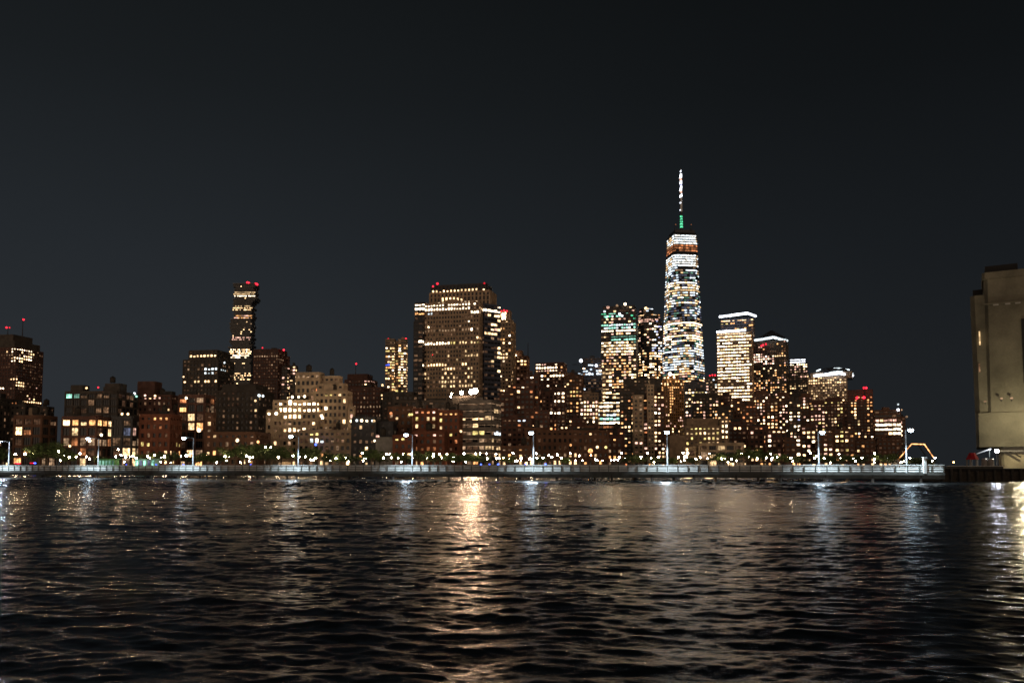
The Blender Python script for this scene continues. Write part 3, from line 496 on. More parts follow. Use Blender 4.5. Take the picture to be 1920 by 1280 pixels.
bld('school_building', 'school with five rows of yellow lit windows beside a gabled hall', 520, [(1278, 1350, 800), (1350, 1366, 786, None, 4), (1282, 1345, 786, 802, 12, {'style': 'blank'})], wall='tan_stone', th=4, p=.72, pal='lyyw', style='punch', cap=100, bands=[(1278, 1300, 812, 838, .4, 'ly'), (1300, 1325, 812, 830, .5, 'yl'), (1325, 1350, 800, 835, .95, 'wly'), (1352, 1364, 795, 825, .95, 'wn'), (1278, 1350, 838, 870, .2, 'd')])
b_ = bld('gabled_hall', 'plain tan hall with a shallow gabled roof behind the tall pier lamp', 500, [(1254, 1284, 818)], wall='tan_stone', th=4, p=.0, pal='d', style='blank')
bld('market_hall', 'low pale hall washed by warm lamps below the school', 420, [(1300, 1394, 832), (1284, 1304, 840, None, 4)], wall='cream_stone', th=3, p=.04, pal='l', style='loft', bands=[(1284, 1400, 830, 838, .2, 'l')], beacons=[(1288, 842, 'Ew', 1.6, 416), (1289, 849, 'EW', 2.0, 416), (1285, 856, 'EW', 2.2, 416)])
# ---- centre front row
bld('warehouse', 'long low brown warehouse stretching behind the promenade lamps', 410, [(1000, 1140, 808, None, 0, {'th': -9, 'ratio': .25}), (985, 1020, 804, None, 20, {'th': 0}), (1096, 1116, 800, None, 30)], wall='brown_brick', p=.012, pal='l', style='punch', bands=[(1046, 1060, 818, 826, .4, 'l')], beacons=[(1107, 845, 'EO', 2.8, 398), (1120, 838, 'Ew', 1.7, 398), (1136, 838, 'Ey', 1.6, 398), (1070, 834, 'Ea', 1.4, 400)])
bld('warehouse', 'dim brown block at the end of the long warehouse', 440, [(1128, 1166, 820), (1140, 1170, 808, None, 14)], wall='dark_brick', th=4, p=.14, pal='wad', style='punch')
bld('office_block', 'pale office block wrapped in thin white horizontal lines beside the brick cornice building', 400, [(862, 938, 752, None, 0, {'th': 20, 'ratio': .75}), (850, 905, 744, 756, 14, {'style': 'blank', 'wall': 'dark_wall'})], wall='grey_stone', th=20, p=.22, pal='ed', style='ribbon', cap=100,
    bands=[(866, 920, 786, 793, .7, 'wl'), (880, 920, 793, 802, .6, 'lw'), (880, 920, 802, 812, .85, 'wly'), (925, 936, 805, 815, .8, 'c'), (918, 934, 767, 775, .8, 'l'), (866, 938, 825, 845, .6, 'dl')])
rt = BL[-1][1]
for i in range(8):
    y = 757+i*13.2; P = fit(862, 938, 399.2, R(20), .75, 30); z = zat(y, 402)
    m = MB()
    for (A, B) in ((P[0], P[1]), (P[1], P[2])):
        dx, dy = B[0]-A[0], B[1]-A[1]; l_ = math.hypot(dx, dy); m.quadbox(A, B, (dy/l_, -dx/l_), z-.10, z+.10, .25, .48, 'Ed')
    m.build('light_strip', rt)
for (x, y, k, r_) in ((866, 736, 0, .85), (884, 734.5, 1, 1.25), (891, 732.5, 1, 1.3), (847, 738, 2, .34), (845, 744, 2, .3)):
    Dd = 414; z = zat(y, Dd); X = xat(x, Dd, z)
    o = thing('floodlight', ['warm white floodlight on the roof beside the paired brightest ones', 'one of the paired brightest floodlights on the striped office roof', 'small pinkish floodlight on the dark roof edge'][k], 'floodlight', (X, Dd, z-2.2), 'roof floodlights')
    m = MB(); m.ball((X, Dd-.35, z), r_, 'Lflood' if k < 2 else 'Lpark', 10, 6); m.build('lens', o); m = MB(); m.box(X-r_*1.1, X+r_*1.1, Dd-.7, Dd+.3, z-r_-.4, z-r_-.02, 'dark_metal'); m.build('housing', o)
    m = MB(); m.tube((X, Dd+.5, zat(752, Dd)), (X, Dd+.5, z-r_), .12, .12, 'dark_metal', 6); m.build('pole', o)
bld('brick_house', 'red brick building with a glowing orange arcaded cornice', 378, [(822, 866, 771, None, 0, {'th': 8}), (776, 824, 768, None, 6)], wall='red_brick', th=4, p=.05, pal='ok', style='punch', cap=100,
    bands=[(820, 866, 770, 779, 1, 'a'), (776, 824, 770, 779, .7, 'op'), (780, 830, 779, 789, .75, 'ly'), (780, 832, 796, 804, .55, 'ly'), (834, 858, 806, 814, .9, 'yl'), (818, 860, 829, 838, .7, 'o')], beacons=[(864, 808, 'Ew', 1.6, 372)])
bld('brick_house', 'low red brick annex with three small pink windows', 360, [(774, 838, 811)], wall='red_brick', th=3, p=.03, pal='k', style='punch', bands=[(776, 815, 817, 824, .6, 'p')])
bld('apartment_block', 'dim brown block with a deep flat cornice left of the brick cornice building', 395, [(728, 778, 764)], wall='brown_brick', th=4, p=.05, pal='dk', style='punch', beacons=[(733, 775, 'Eo', 1.8, 390), (744, 784, 'El', 1.6, 390), (768, 777, 'Ey', 1.5, 390), (772, 777, 'Ey', 1.5, 390)])
bld('brick_house', 'small red brick house with yellow ground lights behind the leaning pier lamp', 350, [(738, 778, 818)], wall='red_brick', th=3, p=.05, pal='k', style='punch', bands=[(738, 756, 824, 833, .9, 'y')])
bld('concrete_building', 'plain grey concrete wall block beside a small red brick house', 356, [(706, 740, 822)], wall='concrete', th=3, p=.0, pal='d', style='blank')
bld('apartment_block', 'tall dim backdrop block behind the brick cornice building', 470, [(738, 872, 752)], wall='dark_wall', th=6, p=.01, pal='e', style='far')
bld('apartment_block', 'low brown block behind the dense promenade lamps', 380, [(940, 1003, 838)], wall='brown_brick', th=3, p=.1, pal='adl', style='punch')
# ------------------------------------------------------------------ the tallest tower
def tallest():
    D = 1420; cx = xat(1280.5, D+40, 200); cy = D+38; zt = zat(434, D+10); zb = 58.0
    root = thing('spired_skyscraper', 'tallest faceted glass skyscraper with white lit top floors and a striped spire', 'skyscraper', (cx, cy, GZ))
    a = R(52)
    def oct_(z):
        f = min(1, max(0, (z-zb)/(zt-zb))); S = 39.5; h = S/2*2
        sq = []
        # square corners shrink into the mid edges of the next: antiprism section
        Wb = 32.2; P = []
        for i in range(4):
            c0 = a+math.pi/4+i*math.pi/2; rb = Wb*math.sqrt(2)
            A = (rb*math.cos(c0), rb*math.sin(c0)); B = (rb*math.cos(c0+math.pi/2), rb*math.sin(c0+math.pi/2))
            Mi = ((A[0]+B[0])/2*.90, (A[1]+B[1])/2*.90)
            c1 = a+math.pi/4+(i-1)*math.pi/2; Z_ = (rb*math.cos(c1), rb*math.sin(c1)); Mp = ((A[0]+Z_[0])/2*.90, (A[1]+Z_[1])/2*.90)
            P.append((A[0]+(Mp[0]-A[0])*f, A[1]+(Mp[1]-A[1])*f)); P.append((A[0]+(Mi[0]-A[0])*f+.01, A[1]+(Mi[1]-A[1])*f))
        return [(cx+p[0], cy+p[1]) for p in P]
    m = MB(); m.prism(oct_(zb), GZ, zb, 'dark_metal'); m.build('base', root)
    m = MB(); zs = [zb+(zt-zb)*i/10 for i in range(11)]
    for z0, z1 in zip(zs[:-1], zs[1:]): m.prism(oct_(z0), z0, z1, 'glass', oct_(z1))
    m.build('glazing', root)
    fr = MB(); nfl = 92; h = (zt-GZ)/nfl; rng = random.Random(7)
    for i in range(nfl):
        z = GZ+i*h; P = oct_(z+h/2); lf = MB(); y = proj(cx, D, z+h/2)[1]
        mode = None
        if y < 453 and y > 436: kk, p = 'mM', 1.0
        elif y <= 436: kk, p = 'd', 0
        elif y < 456: kk, p = 'd', 0
        elif y < 471: kk, p = 'kko', .95
        elif y < 474: kk, p = 'd', 0
        elif y < 498: kk, p = 'mM', 1.0
        elif y < 505: kk, p = 'cdm', .5
        elif y < 512: kk, p = 'cld', .45
        elif y < 526: kk, p = 'cmud', .42
        elif y < 538: kk, p = 'nlwMm', .78
        elif y < 543: kk, p = 'l', .95
        elif y < 560: kk, p = 'Mlwdcm', .55
        elif y < 574: kk, p = 'lwMm', .6
        elif y < 596: kk, p = 'cmcul', .45
        elif y < 601: kk, p = 'dp', .3
        elif y < 608: kk, p = 'W', .95
        elif y < 622: kk, p = 'lwMmw', .75
        elif y < 628: kk, p = 'dpd', .4
        elif y < 638: kk, p = 'Wwn', .9
        elif y < 650: kk, p = 'mnwG', .55
        elif y < 668: kk, p = 'Mlcmw', .8
        elif y < 684: kk, p = 'lMmc', .65
        elif y < 694: kk, p = 'cnmcl', .75
        else: kk, p = 'nwwpa', .5
        thk = .50 if y > 498 else .46
        for e in range(8):
            A = P[e]; B = P[(e+1) % 8]; dx, dy = B[0]-A[0], B[1]-A[1]; l_ = math.hypot(dx, dy)
            if l_ < 1.5: continue
            n = (dy/l_, -dx/l_); mid = ((A[0]+B[0])/2, (A[1]+B[1])/2); vis = -(n[0]*mid[0]+n[1]*mid[1])/math.hypot(*mid)
            if vis < -.1: continue
            fr.quadbox(A, B, n, z, z+h*thk, -.3, .45, 'dark_metal')
            nb = max(1, round(l_/5.0)); dim = 1 if vis > .5 or y > 500 else 2
            run = None
            for j in range(nb):
                if p < 1 and (run is None or rng.random() < .35): run = rng.random() < p
                on = True if p >= 1 else run
                if not on and (y < 500 or rng.random() < .25): continue
                g0, g1 = (j+.06)/nb, (j+.94)/nb
                k = 'E'+rng.choice(kk if on else 'duuG')
                if vis < .55 and p >= 1: k = rng.choice(('El', 'Ed', 'Em'))
                lf.quadbox((A[0]+dx*g0, A[1]+dy*g0), (A[0]+dx*g1, A[1]+dy*g1), n, z+h*thk+.15, z+h-.15, .1, .5, k)
        if lf.v: lf.build('lit_floor', root)
    fr.build('floor_edge', root)
    P = oct_(zt); m = MB(); zc = zat(428, D+10)
    Pq = [(cx+(p[0]-cx)*.9, cy+(p[1]-cy)*.9) for p in P]; m.prism(Pq, zt-.5, zc, 'dark_metal'); m.build('parapet', root)
    for x in (1265, 1269, 1294, 1297):
        z1 = zat(422 if x in (1265, 1297) else 424, D+20); X = xat(x, D+20, z1); m = MB(); m.tube((X, D+20, zc-2), (X, D+20, z1), .8, .4, 'dark_metal', 6); m.build('antenna', root)
    for x in (1267, 1296): m = MB(); z = zat(421, D+18); m.ball((xat(x, D+18, z), D+18, z), .8, 'Ek'); m.build('beacon', root)
    X = cx; Y = cy
    m = MB(); z0 = zc-2; z1 = zat(397, D+38); m.tube((X, Y, z0), (X, Y, z1), 2.4, 2.0, 'dark_metal', 8); sp = m.build('spire', root)
    zz = z1; zt2 = zat(317, D+38)
    m = MB(); m.tube((X, Y, z1), (X, Y, zt2), 2.4, .6, 'light_metal', 8); m.build('spire_tip', root)
    m = MB(); za = zat(427, D+38)
    for i in range(5):
        a0 = za+(z1-za)*(i/6.2); m.tube((X, Y, a0), (X, Y, a0+(z1-za)*.10), 2.7-.1*i, 2.6-.1*i, 'EK', 8)
    m.build('green_light_ring', root)
    marks = [(319, 323), (326, 334), (339, 345), (349, 358), (363, 370), (376, 382), (388, 395)]
    for i, (a_, b_) in enumerate(marks):
        m = MB(); m.tube((X-.5, Y, zat(b_, Y)), (X+.5, Y, zat(a_, Y)), 2.2 if i else 1.1, 1.5 if i else .5, 'EC', 8); m.build('spire_light', sp)
    for (a_, b_, k) in ((334, 339, 'Ep'), (345, 349, 'Ev'), (358, 363, 'Ep'), (382, 388, 'Ev')):
        m = MB(); m.tube((X, Y, zat(b_, Y)), (X, Y, zat(a_, Y)), 1.9, 1.9, k, 8); m.build('spire_light', sp)
tallest()
# construction crane light left of the blue lit tower
o = thing('crane', 'lone white light on a thin crane mast above the rooftops', 'crane', (xat(1089, 850), 850, GZ))
m = MB(); z = zat(678, 850); X = xat(1089, 850, z); m.tube((X, 850, GZ), (X, 850, z), .6, .35, 'dark_metal', 6); m.build('mast', o)
m = MB(); m.ball((X, 849, z+1), 1.9, 'EC'); m.build('lamp', o); m = MB(); m.tube((X-9, 850, z-3), (X+3, 850, z-3), .3, .3, 'dark_metal', 6); m.build('jib', o)
# ------------------------------------------------------------------ pier
PY0 = 150.0; PM = -.305; PX = (-165.0, 69.5)
def pierY(X): return PY0+PM*X
pd = Vector((1, PM, 0)).normalized(); pn = Vector((PM, -1, 0)).normalized()      # toward the camera
A0 = Vector((PX[0], pierY(PX[0]), 0)); LEN = (PX[1]-PX[0])/pd.x
def pp(s, off=0, z=0): q = A0+pd*s+pn*off; return (q.x, q.y, z)
pier = thing('pier', 'long flat concrete walkway pier crossing the river in front of the city', 'pier', (0, PY0, 0))
DZ = 1.55
m = MB(); a = pp(0); b = pp(LEN); m.quadbox(a, b, (pn.x, pn.y), DZ-.35, DZ, -6, .2, 'pier_concrete'); m.build('deck', pier)
m = MB(); m.quadbox(a, b, (pn.x, pn.y), DZ-.95, DZ-.36, -.3, .05, 'pier_concrete'); m.build('edge_beam', pier)
npl = int(LEN/3.6); me = None
for i in range(npl+1):
    s = i*3.6+.5
    if s > LEN: break
    if me is None:
        m = MB(); m.tube((0, 0, -2.5), (0, 0, DZ-.36), .28, .24, 'pile_wood', 8); me = m.mesh('pile')
    o = bpy.data.objects.new('pile', me); C.objects.link(o); o.parent = pier; q = pp(s, -.15 if i % 2 else -2.5); o.location = (q[0], q[1]-PY0, 0)
rail = thing('railing', 'pale metal railing with three flat rails along the walkway pier', 'railing', (0, PY0, DZ), None)
for z0, z1 in ((.16, .38), (.54, .76), (.92, 1.18)):
    m = MB(); m.quadbox(pp(0), pp(LEN), (pn.x, pn.y), DZ+z0, DZ+z1, -.02, .02, 'rail_paint'); m.build('rail', rail)
m = MB(); m.quadbox(pp(0), pp(LEN), (pn.x, pn.y), DZ+1.245, DZ+1.31, -.07, .09, 'rail_paint'); m.build('handrail', rail)
# mesh kickboard below the rails
npst = int(LEN/1.75); pe = MB(); pe.box(-.06, .06, -.06, .06, 0, 1.24, 'dark_pole'); pme = pe.mesh('post'); rest = MB(); order = sorted(range(npst+1), key=lambda i: Vector(pp(i*1.75)).length)
for r_, i in enumerate(order):
    q = pp(i*1.75, .09)
    if r_ < 100: o = bpy.data.objects.new('post', pme); C.objects.link(o); o.parent = rail; o.location = (q[0], q[1]-PY0, 0)
    else: rest.box(q[0]-.06, q[0]+.06, q[1]-.06, q[1]+.06, DZ, DZ+1.24, 'dark_pole')
tag(rest.build('distant_post', rail), kind='stuff')
def s_of(x, off=0):     # distance along the pier of photo column x
    u = (x-960)/F; X = PY0*u/(1-PM*u); return (X-PX[0])/pd.x
# pier lamps
PL = [(-196, 838, -16, 'pier lamp outside the frame edge'), (12, 829, -9, 'pier lamp at the very end with a bluish glow'), (180, 823, -10, 'pier lamp in front of the glowing amber loft'), (358, 822, -10, 'pier lamp before the mid rise with peach windows'), (556, 819, -9, 'pier lamp before the cream terraced building'),
      (770, 816, -9, 'pier lamp in front of the small red brick houses'), (998, 812.5, -5, 'pier lamp before the long brown warehouse'), (1250, 811.5, -5, 'pier lamp beside the plain gabled hall'), (1535, 811.5, -2, 'pier lamp in front of the peach lit apartment cluster'), (1700, 807.5, -3, 'pier lamp beside the orange lit arch')]
for (x, y, dx, lb) in PL:
    s = s_of(x); q = pp(s, -.8); z = zat(y, q[1]); lx = dx/F*q[1]
    o = thing('pier_lamp', 'tall pale '+lb, 'lamp post', (q[0], q[1], DZ), 'tall lamps along the pier')
    m = MB(); m.tube((q[0], q[1], DZ), (q[0], q[1], z+.15), .13, .085, 'pole_paint', 10); m.tube((q[0], q[1], DZ), (q[0], q[1], DZ+.5), .24, .22, 'pole_paint', 10); m.build('pole', o)
    m = MB(); m.tube((q[0], q[1], z+.12), (q[0]+lx, q[1]-2.2, z+.28), .06, .05, 'pole_paint', 6); m.build('arm', o)
    m = MB(); m.box(q[0]+lx-.38, q[0]+lx+.38, q[1]-2.7, q[1]-1.9, z+.16, z+.34, 'pole_paint'); m.build('lamp_housing', o)
    m = MB(); m.ball((q[0]+lx, q[1]-2.3, z+.02), .42 if x > 20 else .40, 'Lpier' if x > 20 else 'Lstrong', 8, 5, .75); m.build('lamp_lens', o)
    ld = bpy.data.lights.new('lamp_beam', 'SPOT'); ld.energy = 13000; ld.spot_size = R(128); ld.spot_blend = .6; ld.color = (.74, .89, 1); ld.shadow_soft_size = .25
    lo = bpy.data.objects.new('lamp_beam', ld); C.objects.link(lo); lo.parent = o; lo.location = (lx, -2.35, z-.35-DZ); lo.rotation_euler = (R(-12), 0, 0)
# glow of light passing under the deck, shaped as bright oval discs
for x in (385, 592, 812, 912, 1062, 1168, 1290, 1327, 1446, 1578, 1633):
    s = s_of(x); q = pp(s, -1.2); z = zat(891 if x < 1200 else 894.5, q[1]); w_ = random.uniform(.25, .75) if x in (1062, 1633) else random.uniform(.75, 1.0)
    o = thing('under_pier_glow', 'oval glow of light passing under the deck edge', 'lamp', (q[0], q[1], z), 'oval glows of light passing under the pier deck')
    BK = {385: 'before the mid rise with peach windows', 592: 'below the cream terraced building', 812: 'below the red brick annex', 912: 'below the striped office block', 1062: 'dimmest, below the long brown warehouse', 1168: 'between the warehouse and the black tower', 1290: 'below the market hall, first of a close pair', 1327: 'below the market hall, second of a close pair', 1446: 'below the rose windowed low block', 1578: 'below the golden low block', 1633: 'small and dim, near the end of the pier'}
    o['label'] = 'warm glow passing under the pier deck '+BK[x]
    m = MB(); m.ball((q[0], q[1], z), w_, 'Ew', 12, 6, .2); m.build('lens', o)  # glowing disc standing for light seen beneath the pier, no fixture
    m = MB(); m.tube((q[0], q[1]+.1, z+.1), (q[0], q[1]+.1, DZ-.34), .05, .05, 'dark_metal', 6); m.build('glow_stem', o)  # made-up stem holding the glowing disc
# blue marker lamps on the railing
for i, (x, wh) in enumerate(((238, 'by the green hut'), (294, 'by the teal kiosk'), (345, 'beside the pier lamp near the peach windows'), (471, 'below the dark round trees'), (902, 'first below the striped office block'), (918, 'second below the striped office block'), (934, 'third below the striped office block'), (985, 'beside the pier lamp before the warehouse'), (1023, 'below the start of the warehouse'))):
    s = s_of(x); q = pp(s, 0); z = DZ+1.4
    o = thing('marker_lamp', 'tiny blue marker lamp on the handrail '+wh, 'marker lamp', (q[0], q[1], DZ+1.31), 'blue marker lamps on the pier railing')
    m = MB(); m.ball((q[0], q[1], z+.05), .17, 'Eb', 8, 5, .7); m.build('lens', o); m = MB(); m.tube((q[0], q[1], DZ+1.3), (q[0], q[1], z), .09, .07, 'dark_pole', 8); m.build('socket', o)
# white gate post at the pier end
s = s_of(1732); q = pp(s, .1); o = thing('gate_post', 'thick white post rising above the railing near the pier end', 'post', (q[0], q[1], DZ))
m = MB(); m.box(q[0]-.22, q[0]+.22, q[1]-.22, q[1]+.22, DZ-.1, zat(858, q[1]), 'rail_paint'); m.build('shaft', o); m = MB(); m.box(q[0]-.3, q[0]+.3, q[1]-.3, q[1]+.3, zat(858, q[1])+.002, zat(857, q[1]), 'rail_paint'); m.build('cap', o)
# ------------------------------------------------------------------ park lamps on the shore
PK = [(29, 851), (47, 851), (60, 851), (74, 845), (110, 846), (121, 854), (130, 857), (150, 850), (143, 856), (162, 856), (184, 856), (222, 842), (217, 856), (227, 853), (236, 857), (244, 855), (277, 855), (290, 853), (308, 855), (339, 855), (349, 854), (387, 854), (422, 855), (430, 855),
      (455, 848), (462, 854), (474, 857), (498, 838), (508, 838), (514, 854), (522, 857), (549, 854), (568, 855), (592, 858), (612, 857), (630, 859), (648, 858), (679, 849), (682, 859), (725, 851), (731, 851), (747, 858), (756, 851), (772, 851), (774, 858), (801, 858), (813, 851), (824, 851), (828, 858), (838, 851), (851, 857), (870, 850), (873, 859),
      (892, 850), (900, 850), (912, 850), (914, 859), (930, 851), (931, 859), (936, 859), (944, 858), (956, 859), (962, 849), (967, 864), (977, 859), (993, 860), (1006, 850), (1018, 858), (1029, 853), (1034, 857), (1045, 852), (1052, 858), (1067, 863), (1069, 849), (1079, 863), (1086, 854), (1092, 863), (1108, 853), (1120, 863), (1129, 863), (1146, 862), (1152, 862), (1158, 862),
      (1166, 849), (1172, 859), (1202, 856), (1214, 849), (1221, 858), (1234, 857), (1272, 857), (1281, 849), (1288, 857), (1305, 860), (1313, 857), (1330, 850), (1360, 859), (1372, 860), (1391, 850), (1445, 850), (1437, 858), (1448, 858), (1483, 858), (1486, 864), (1519, 849), (1527, 858), (1573, 851), (1575, 858), (1604, 864), (1616, 858), (1640, 850), (1640, 860), (1663, 858), (1695, 865), (1706, 858), (1753, 858), (1748, 864), (1788, 866)]
_r = random.Random(21)
for _ in range(64):
    x_ = _r.choice((_r.uniform(640, 1230), _r.uniform(1262, 1690), _r.uniform(100, 640)))
    PK.append((round(x_, 1), round(_r.choice((_r.uniform(855, 860), _r.uniform(861, 867))), 1)))
LM = [(0, 110, 'the low brown brick building'), (110, 210, 'the glowing amber loft'), (210, 265, 'the grey green glass block'), (265, 340, 'the red brick house'), (340, 385, 'the mid rise with peach windows'), (385, 500, 'the large unlit block'), (500, 590, 'the cream terraced building'), (590, 700, 'the foot of the cream terraces'), (700, 780, 'the small red brick house'),
      (780, 865, 'the orange cornice building'), (865, 940, 'the striped office block'), (940, 1003, 'the low brown block'), (1003, 1070, 'the near end of the long warehouse'), (1070, 1140, 'the far end of the long warehouse'), (1140, 1190, 'the black unlit tower'), (1190, 1250, 'the tan slab tower'), (1250, 1300, 'the gabled hall'), (1300, 1400, 'the pale market hall'), (1400, 1500, 'the rose windowed low block'), (1500, 1600, 'the peach lit cluster'), (1600, 1680, 'the last blocks of the skyline'), (1680, 1800, 'the orange lit arch')]
ORD = ['first', 'second', 'third', 'fourth', 'fifth', 'sixth', 'seventh', 'eighth', 'ninth', 'tenth', 'eleventh', 'twelfth', 'thirteenth', 'fourteenth', 'fifteenth', 'sixteenth', 'seventeenth', 'eighteenth', 'nineteenth', 'twentieth', 'twenty-first', 'twenty-second', 'twenty-third', 'twenty-fourth', 'twenty-fifth', 'twenty-sixth', 'twenty-seventh', 'twenty-eighth']
cnt = {}; PK.sort()
lampz = {}
for i, (x, y) in enumerate(PK):
    D = 258+(i*37 % 7)*9 if x < 1690 else 262+(i % 3)*12; z = zat(y, D); X = xat(x, D, z)
    lm = [l for (a_, b_, l) in LM if a_ <= x < b_][0]; cnt[lm] = cnt.get(lm, 0)+1
    k = 'Lpark'; colr = 'white'
    if x in (944, 1108, 1788): k, colr = 'Lorange', 'orange'
    if x == 870: k, colr = 'Lgreen', 'greenish'
    if x == 1663: k, colr = 'Lviolet', 'violet'
    rr = .23 if y < 862 else .18
    if x in (29, 47, 60, 150, 121, 339, 349, 422, 430, 522, 993, 977, 851): rr = .29
    o = thing('park_lamp', '%s %s park lamp before %s' % (ORD[cnt[lm]-1], colr, lm), 'park lamp', (X, D, GZ), 'park lamps along the shore promenade')
    kk = (k, round(rr, 2), )
    if kk not in lampz:
        m = MB(); m.ball((0, 0, 0), rr, k, 8, 6); lampz[kk] = m.mesh('globe')
    g_ = bpy.data.objects.new('globe', lampz[kk]); C.objects.link(g_); g_.parent = o; g_.location = (0, 0, z-GZ)
    if 'p' not in lampz:
        m = MB(); m.tube((0, 0, 0), (0, 0, 1), .07, .05, 'dark_pole', 6); m.tube((0, 0, 0), (0, 0, .1), .14, .1, 'dark_pole', 6); lampz['p'] = m.mesh('post')
    p_ = bpy.data.objects.new('post', lampz['p']); C.objects.link(p_); p_.parent = o; p_.scale = (1, 1, z-rr-GZ)
# ------------------------------------------------------------------ trees
def make_tree(seed, dark):
    rng = random.Random(seed); tr = MB(); H = 8.0
    tr.tube((0, 0, 0), (.1, 0, 2.8), .22, .15, 'bark', 7); tips = []
    for i in range(7):
        a = i*2.4+rng.random(); L_ = rng.uniform(1.4, 2.6); z0 = 2.1+i*.25
        p1 = (math.cos(a)*L_, math.sin(a)*L_, z0+rng.uniform(1.6, 3.0)); tr.tube((.05, 0, z0), p1, .10, .035, 'bark', 5); tips.append(p1)
    tr.tube((.1, 0, 2.7), (.2, .1, 6.2), .14, .04, 'bark', 6)
    tips += [(rng.gauss(0, 1.2), rng.gauss(0, 1.2), rng.uniform(3.6, 6.9)) for _ in range(16)]
    cw = MB(); k = cw.mi('leaf_dark' if dark else 'leaf')
    for c in tips:
        R_ = rng.uniform(.8, 1.4)
        for _ in range(95):
            v = Vector((rng.gauss(0, 1), rng.gauss(0, 1), rng.gauss(0, .8))); v = v.normalized()*R_*rng.random()**.45; p = Vector(c)+v
            n = (v.normalized()+Vector((rng.gauss(0, .7), rng.gauss(0, .7), rng.gauss(0, .7)))).normalized(); a = n.orthogonal().normalized(); b = n.cross(a); s_ = rng.uniform(.12, .26)
            i0 = len(cw.v); cw.v += [tuple(p+a*s_), tuple(p+b*s_*.6), tuple(p-a*s_), tuple(p-b*s_*.6)]; cw.f.append((i0, i0+1, i0+2, i0+3)); cw.m.append(k)
    return tr.mesh('trunk'), cw.mesh('crown')
TV = [make_tree(s, s % 2) for s in range(6)]
TR = [(4, 838, 30), (66, 836, 30), (88, 825, 52), (108, 833, 36), (128, 846, 24), (190, 850, 18), (262, 848, 24), (318, 842, 34), (300, 846, 26), (366, 850, 24), (385, 846, 30), (405, 848, 26), (440, 830, 44), (462, 834, 36), (483, 828, 40), (503, 838, 30), (528, 832, 38), (575, 832, 34), (595, 836, 32), (618, 846, 26), (640, 848, 26), (660, 850, 22),
      (697, 838, 34), (712, 846, 26), (745, 845, 26), (762, 848, 22), (795, 842, 34), (812, 848, 24), (845, 846, 26), (862, 847, 26), (885, 848, 28), (905, 850, 22), (950, 852, 20), (1012, 854, 20), (1060, 855, 20), (1184, 848, 24), (1200, 852, 20), (1232, 853, 22), (1262, 856, 20), (1300, 856, 20), (1345, 846, 26), (1368, 842, 28), (1400, 836, 36), (1425, 840, 30), (1462, 848, 26), (1497, 852, 24), (1545, 848, 28), (1562, 850, 26),
      (1595, 850, 26), (1612, 852, 24), (1655, 848, 30), (1678, 852, 26), (1718, 856, 26), (1742, 858, 20)]
tcnt = {}
for i, (x, y, w_) in enumerate(TR):
    D = 270+(i*53 % 5)*11 if x < 1690 else 285; zt = zat(y, D); X = xat(x, D, 6); lm = [l for (a_, b_, l) in LM if a_ <= x < b_][0]; tcnt[lm] = tcnt.get(lm, 0)+1
    H = zt-GZ; sz = H/8.1; sx_ = w_/F*D/5.6*1.25
    lb = '%s leafy tree on the promenade before %s' % (ORD[tcnt[lm]-1], lm) if (x, y) != (88, 825) else 'big round dark tree hiding part of the low brown brick building'
    o = thing('tree', lb, 'tree', (X, D, GZ), 'trees along the shore promenade'); tm, cm_ = TV[i % 6]
    for nm, me_ in (('trunk', tm), ('crown', cm_)):
        c_ = bpy.data.objects.new(nm, me_); C.objects.link(c_); c_.parent = o; c_.scale = (sx_, sx_, sz); c_.rotation_euler = (0, 0, i*1.7)
# ------------------------------------------------------------------ small things on the shore
def huts():
    for (x0, x1, y0, D, k, lb, em) in ((186, 216, 861, 262, 'green_panel', 'small green lit hut behind the railing', 'G'), (254, 292, 861, 262, 'teal_panel', 'teal kiosk with bright vertical tubes', 'g')):
        z1 = zat(y0, D); Xa, Xb = xat(x0, D), xat(x1, D); o = thing('kiosk', lb, 'kiosk', ((Xa+Xb)/2, D, GZ))
        m = MB(); m.box(Xa, Xb, D, D+3, GZ-.05, z1, k); m.build('wall', o); m = MB(); m.box(Xa-.3, Xb+.3, D-.4, D+3.3, z1+.003, z1+.22, k); m.build('roof', o)
        n = 5
        for j in range(n):
            a = Xa+(Xb-Xa)*(j+.15)/n; m = MB(); m.box(a, a+(Xb-Xa)/n*.6, D-.06, D-.003, GZ+.8, z1-.3, 'E'+em if (j % 2 == 0 or k == 'green_panel') else 'Eu'); m.build('window', o)
    D = 262; Xa, Xb = xat(529, D), xat(546, D); o = thing('sign_board', 'plain beige board standing behind the railing beside a pier lamp', 'sign', ((Xa+Xb)/2, D, GZ))
    m = MB(); m.box(Xa, Xb, D, D+.12, zat(873, D), zat(865.5, D), 'cream_stone'); m.build('panel', o)
    for X in (Xa+.3, Xb-.3): m = MB(); m.tube((X, D+.2, GZ), (X, D+.2, zat(867, D)), .06, .06, 'dark_pole', 6); m.build('leg', o)
huts()
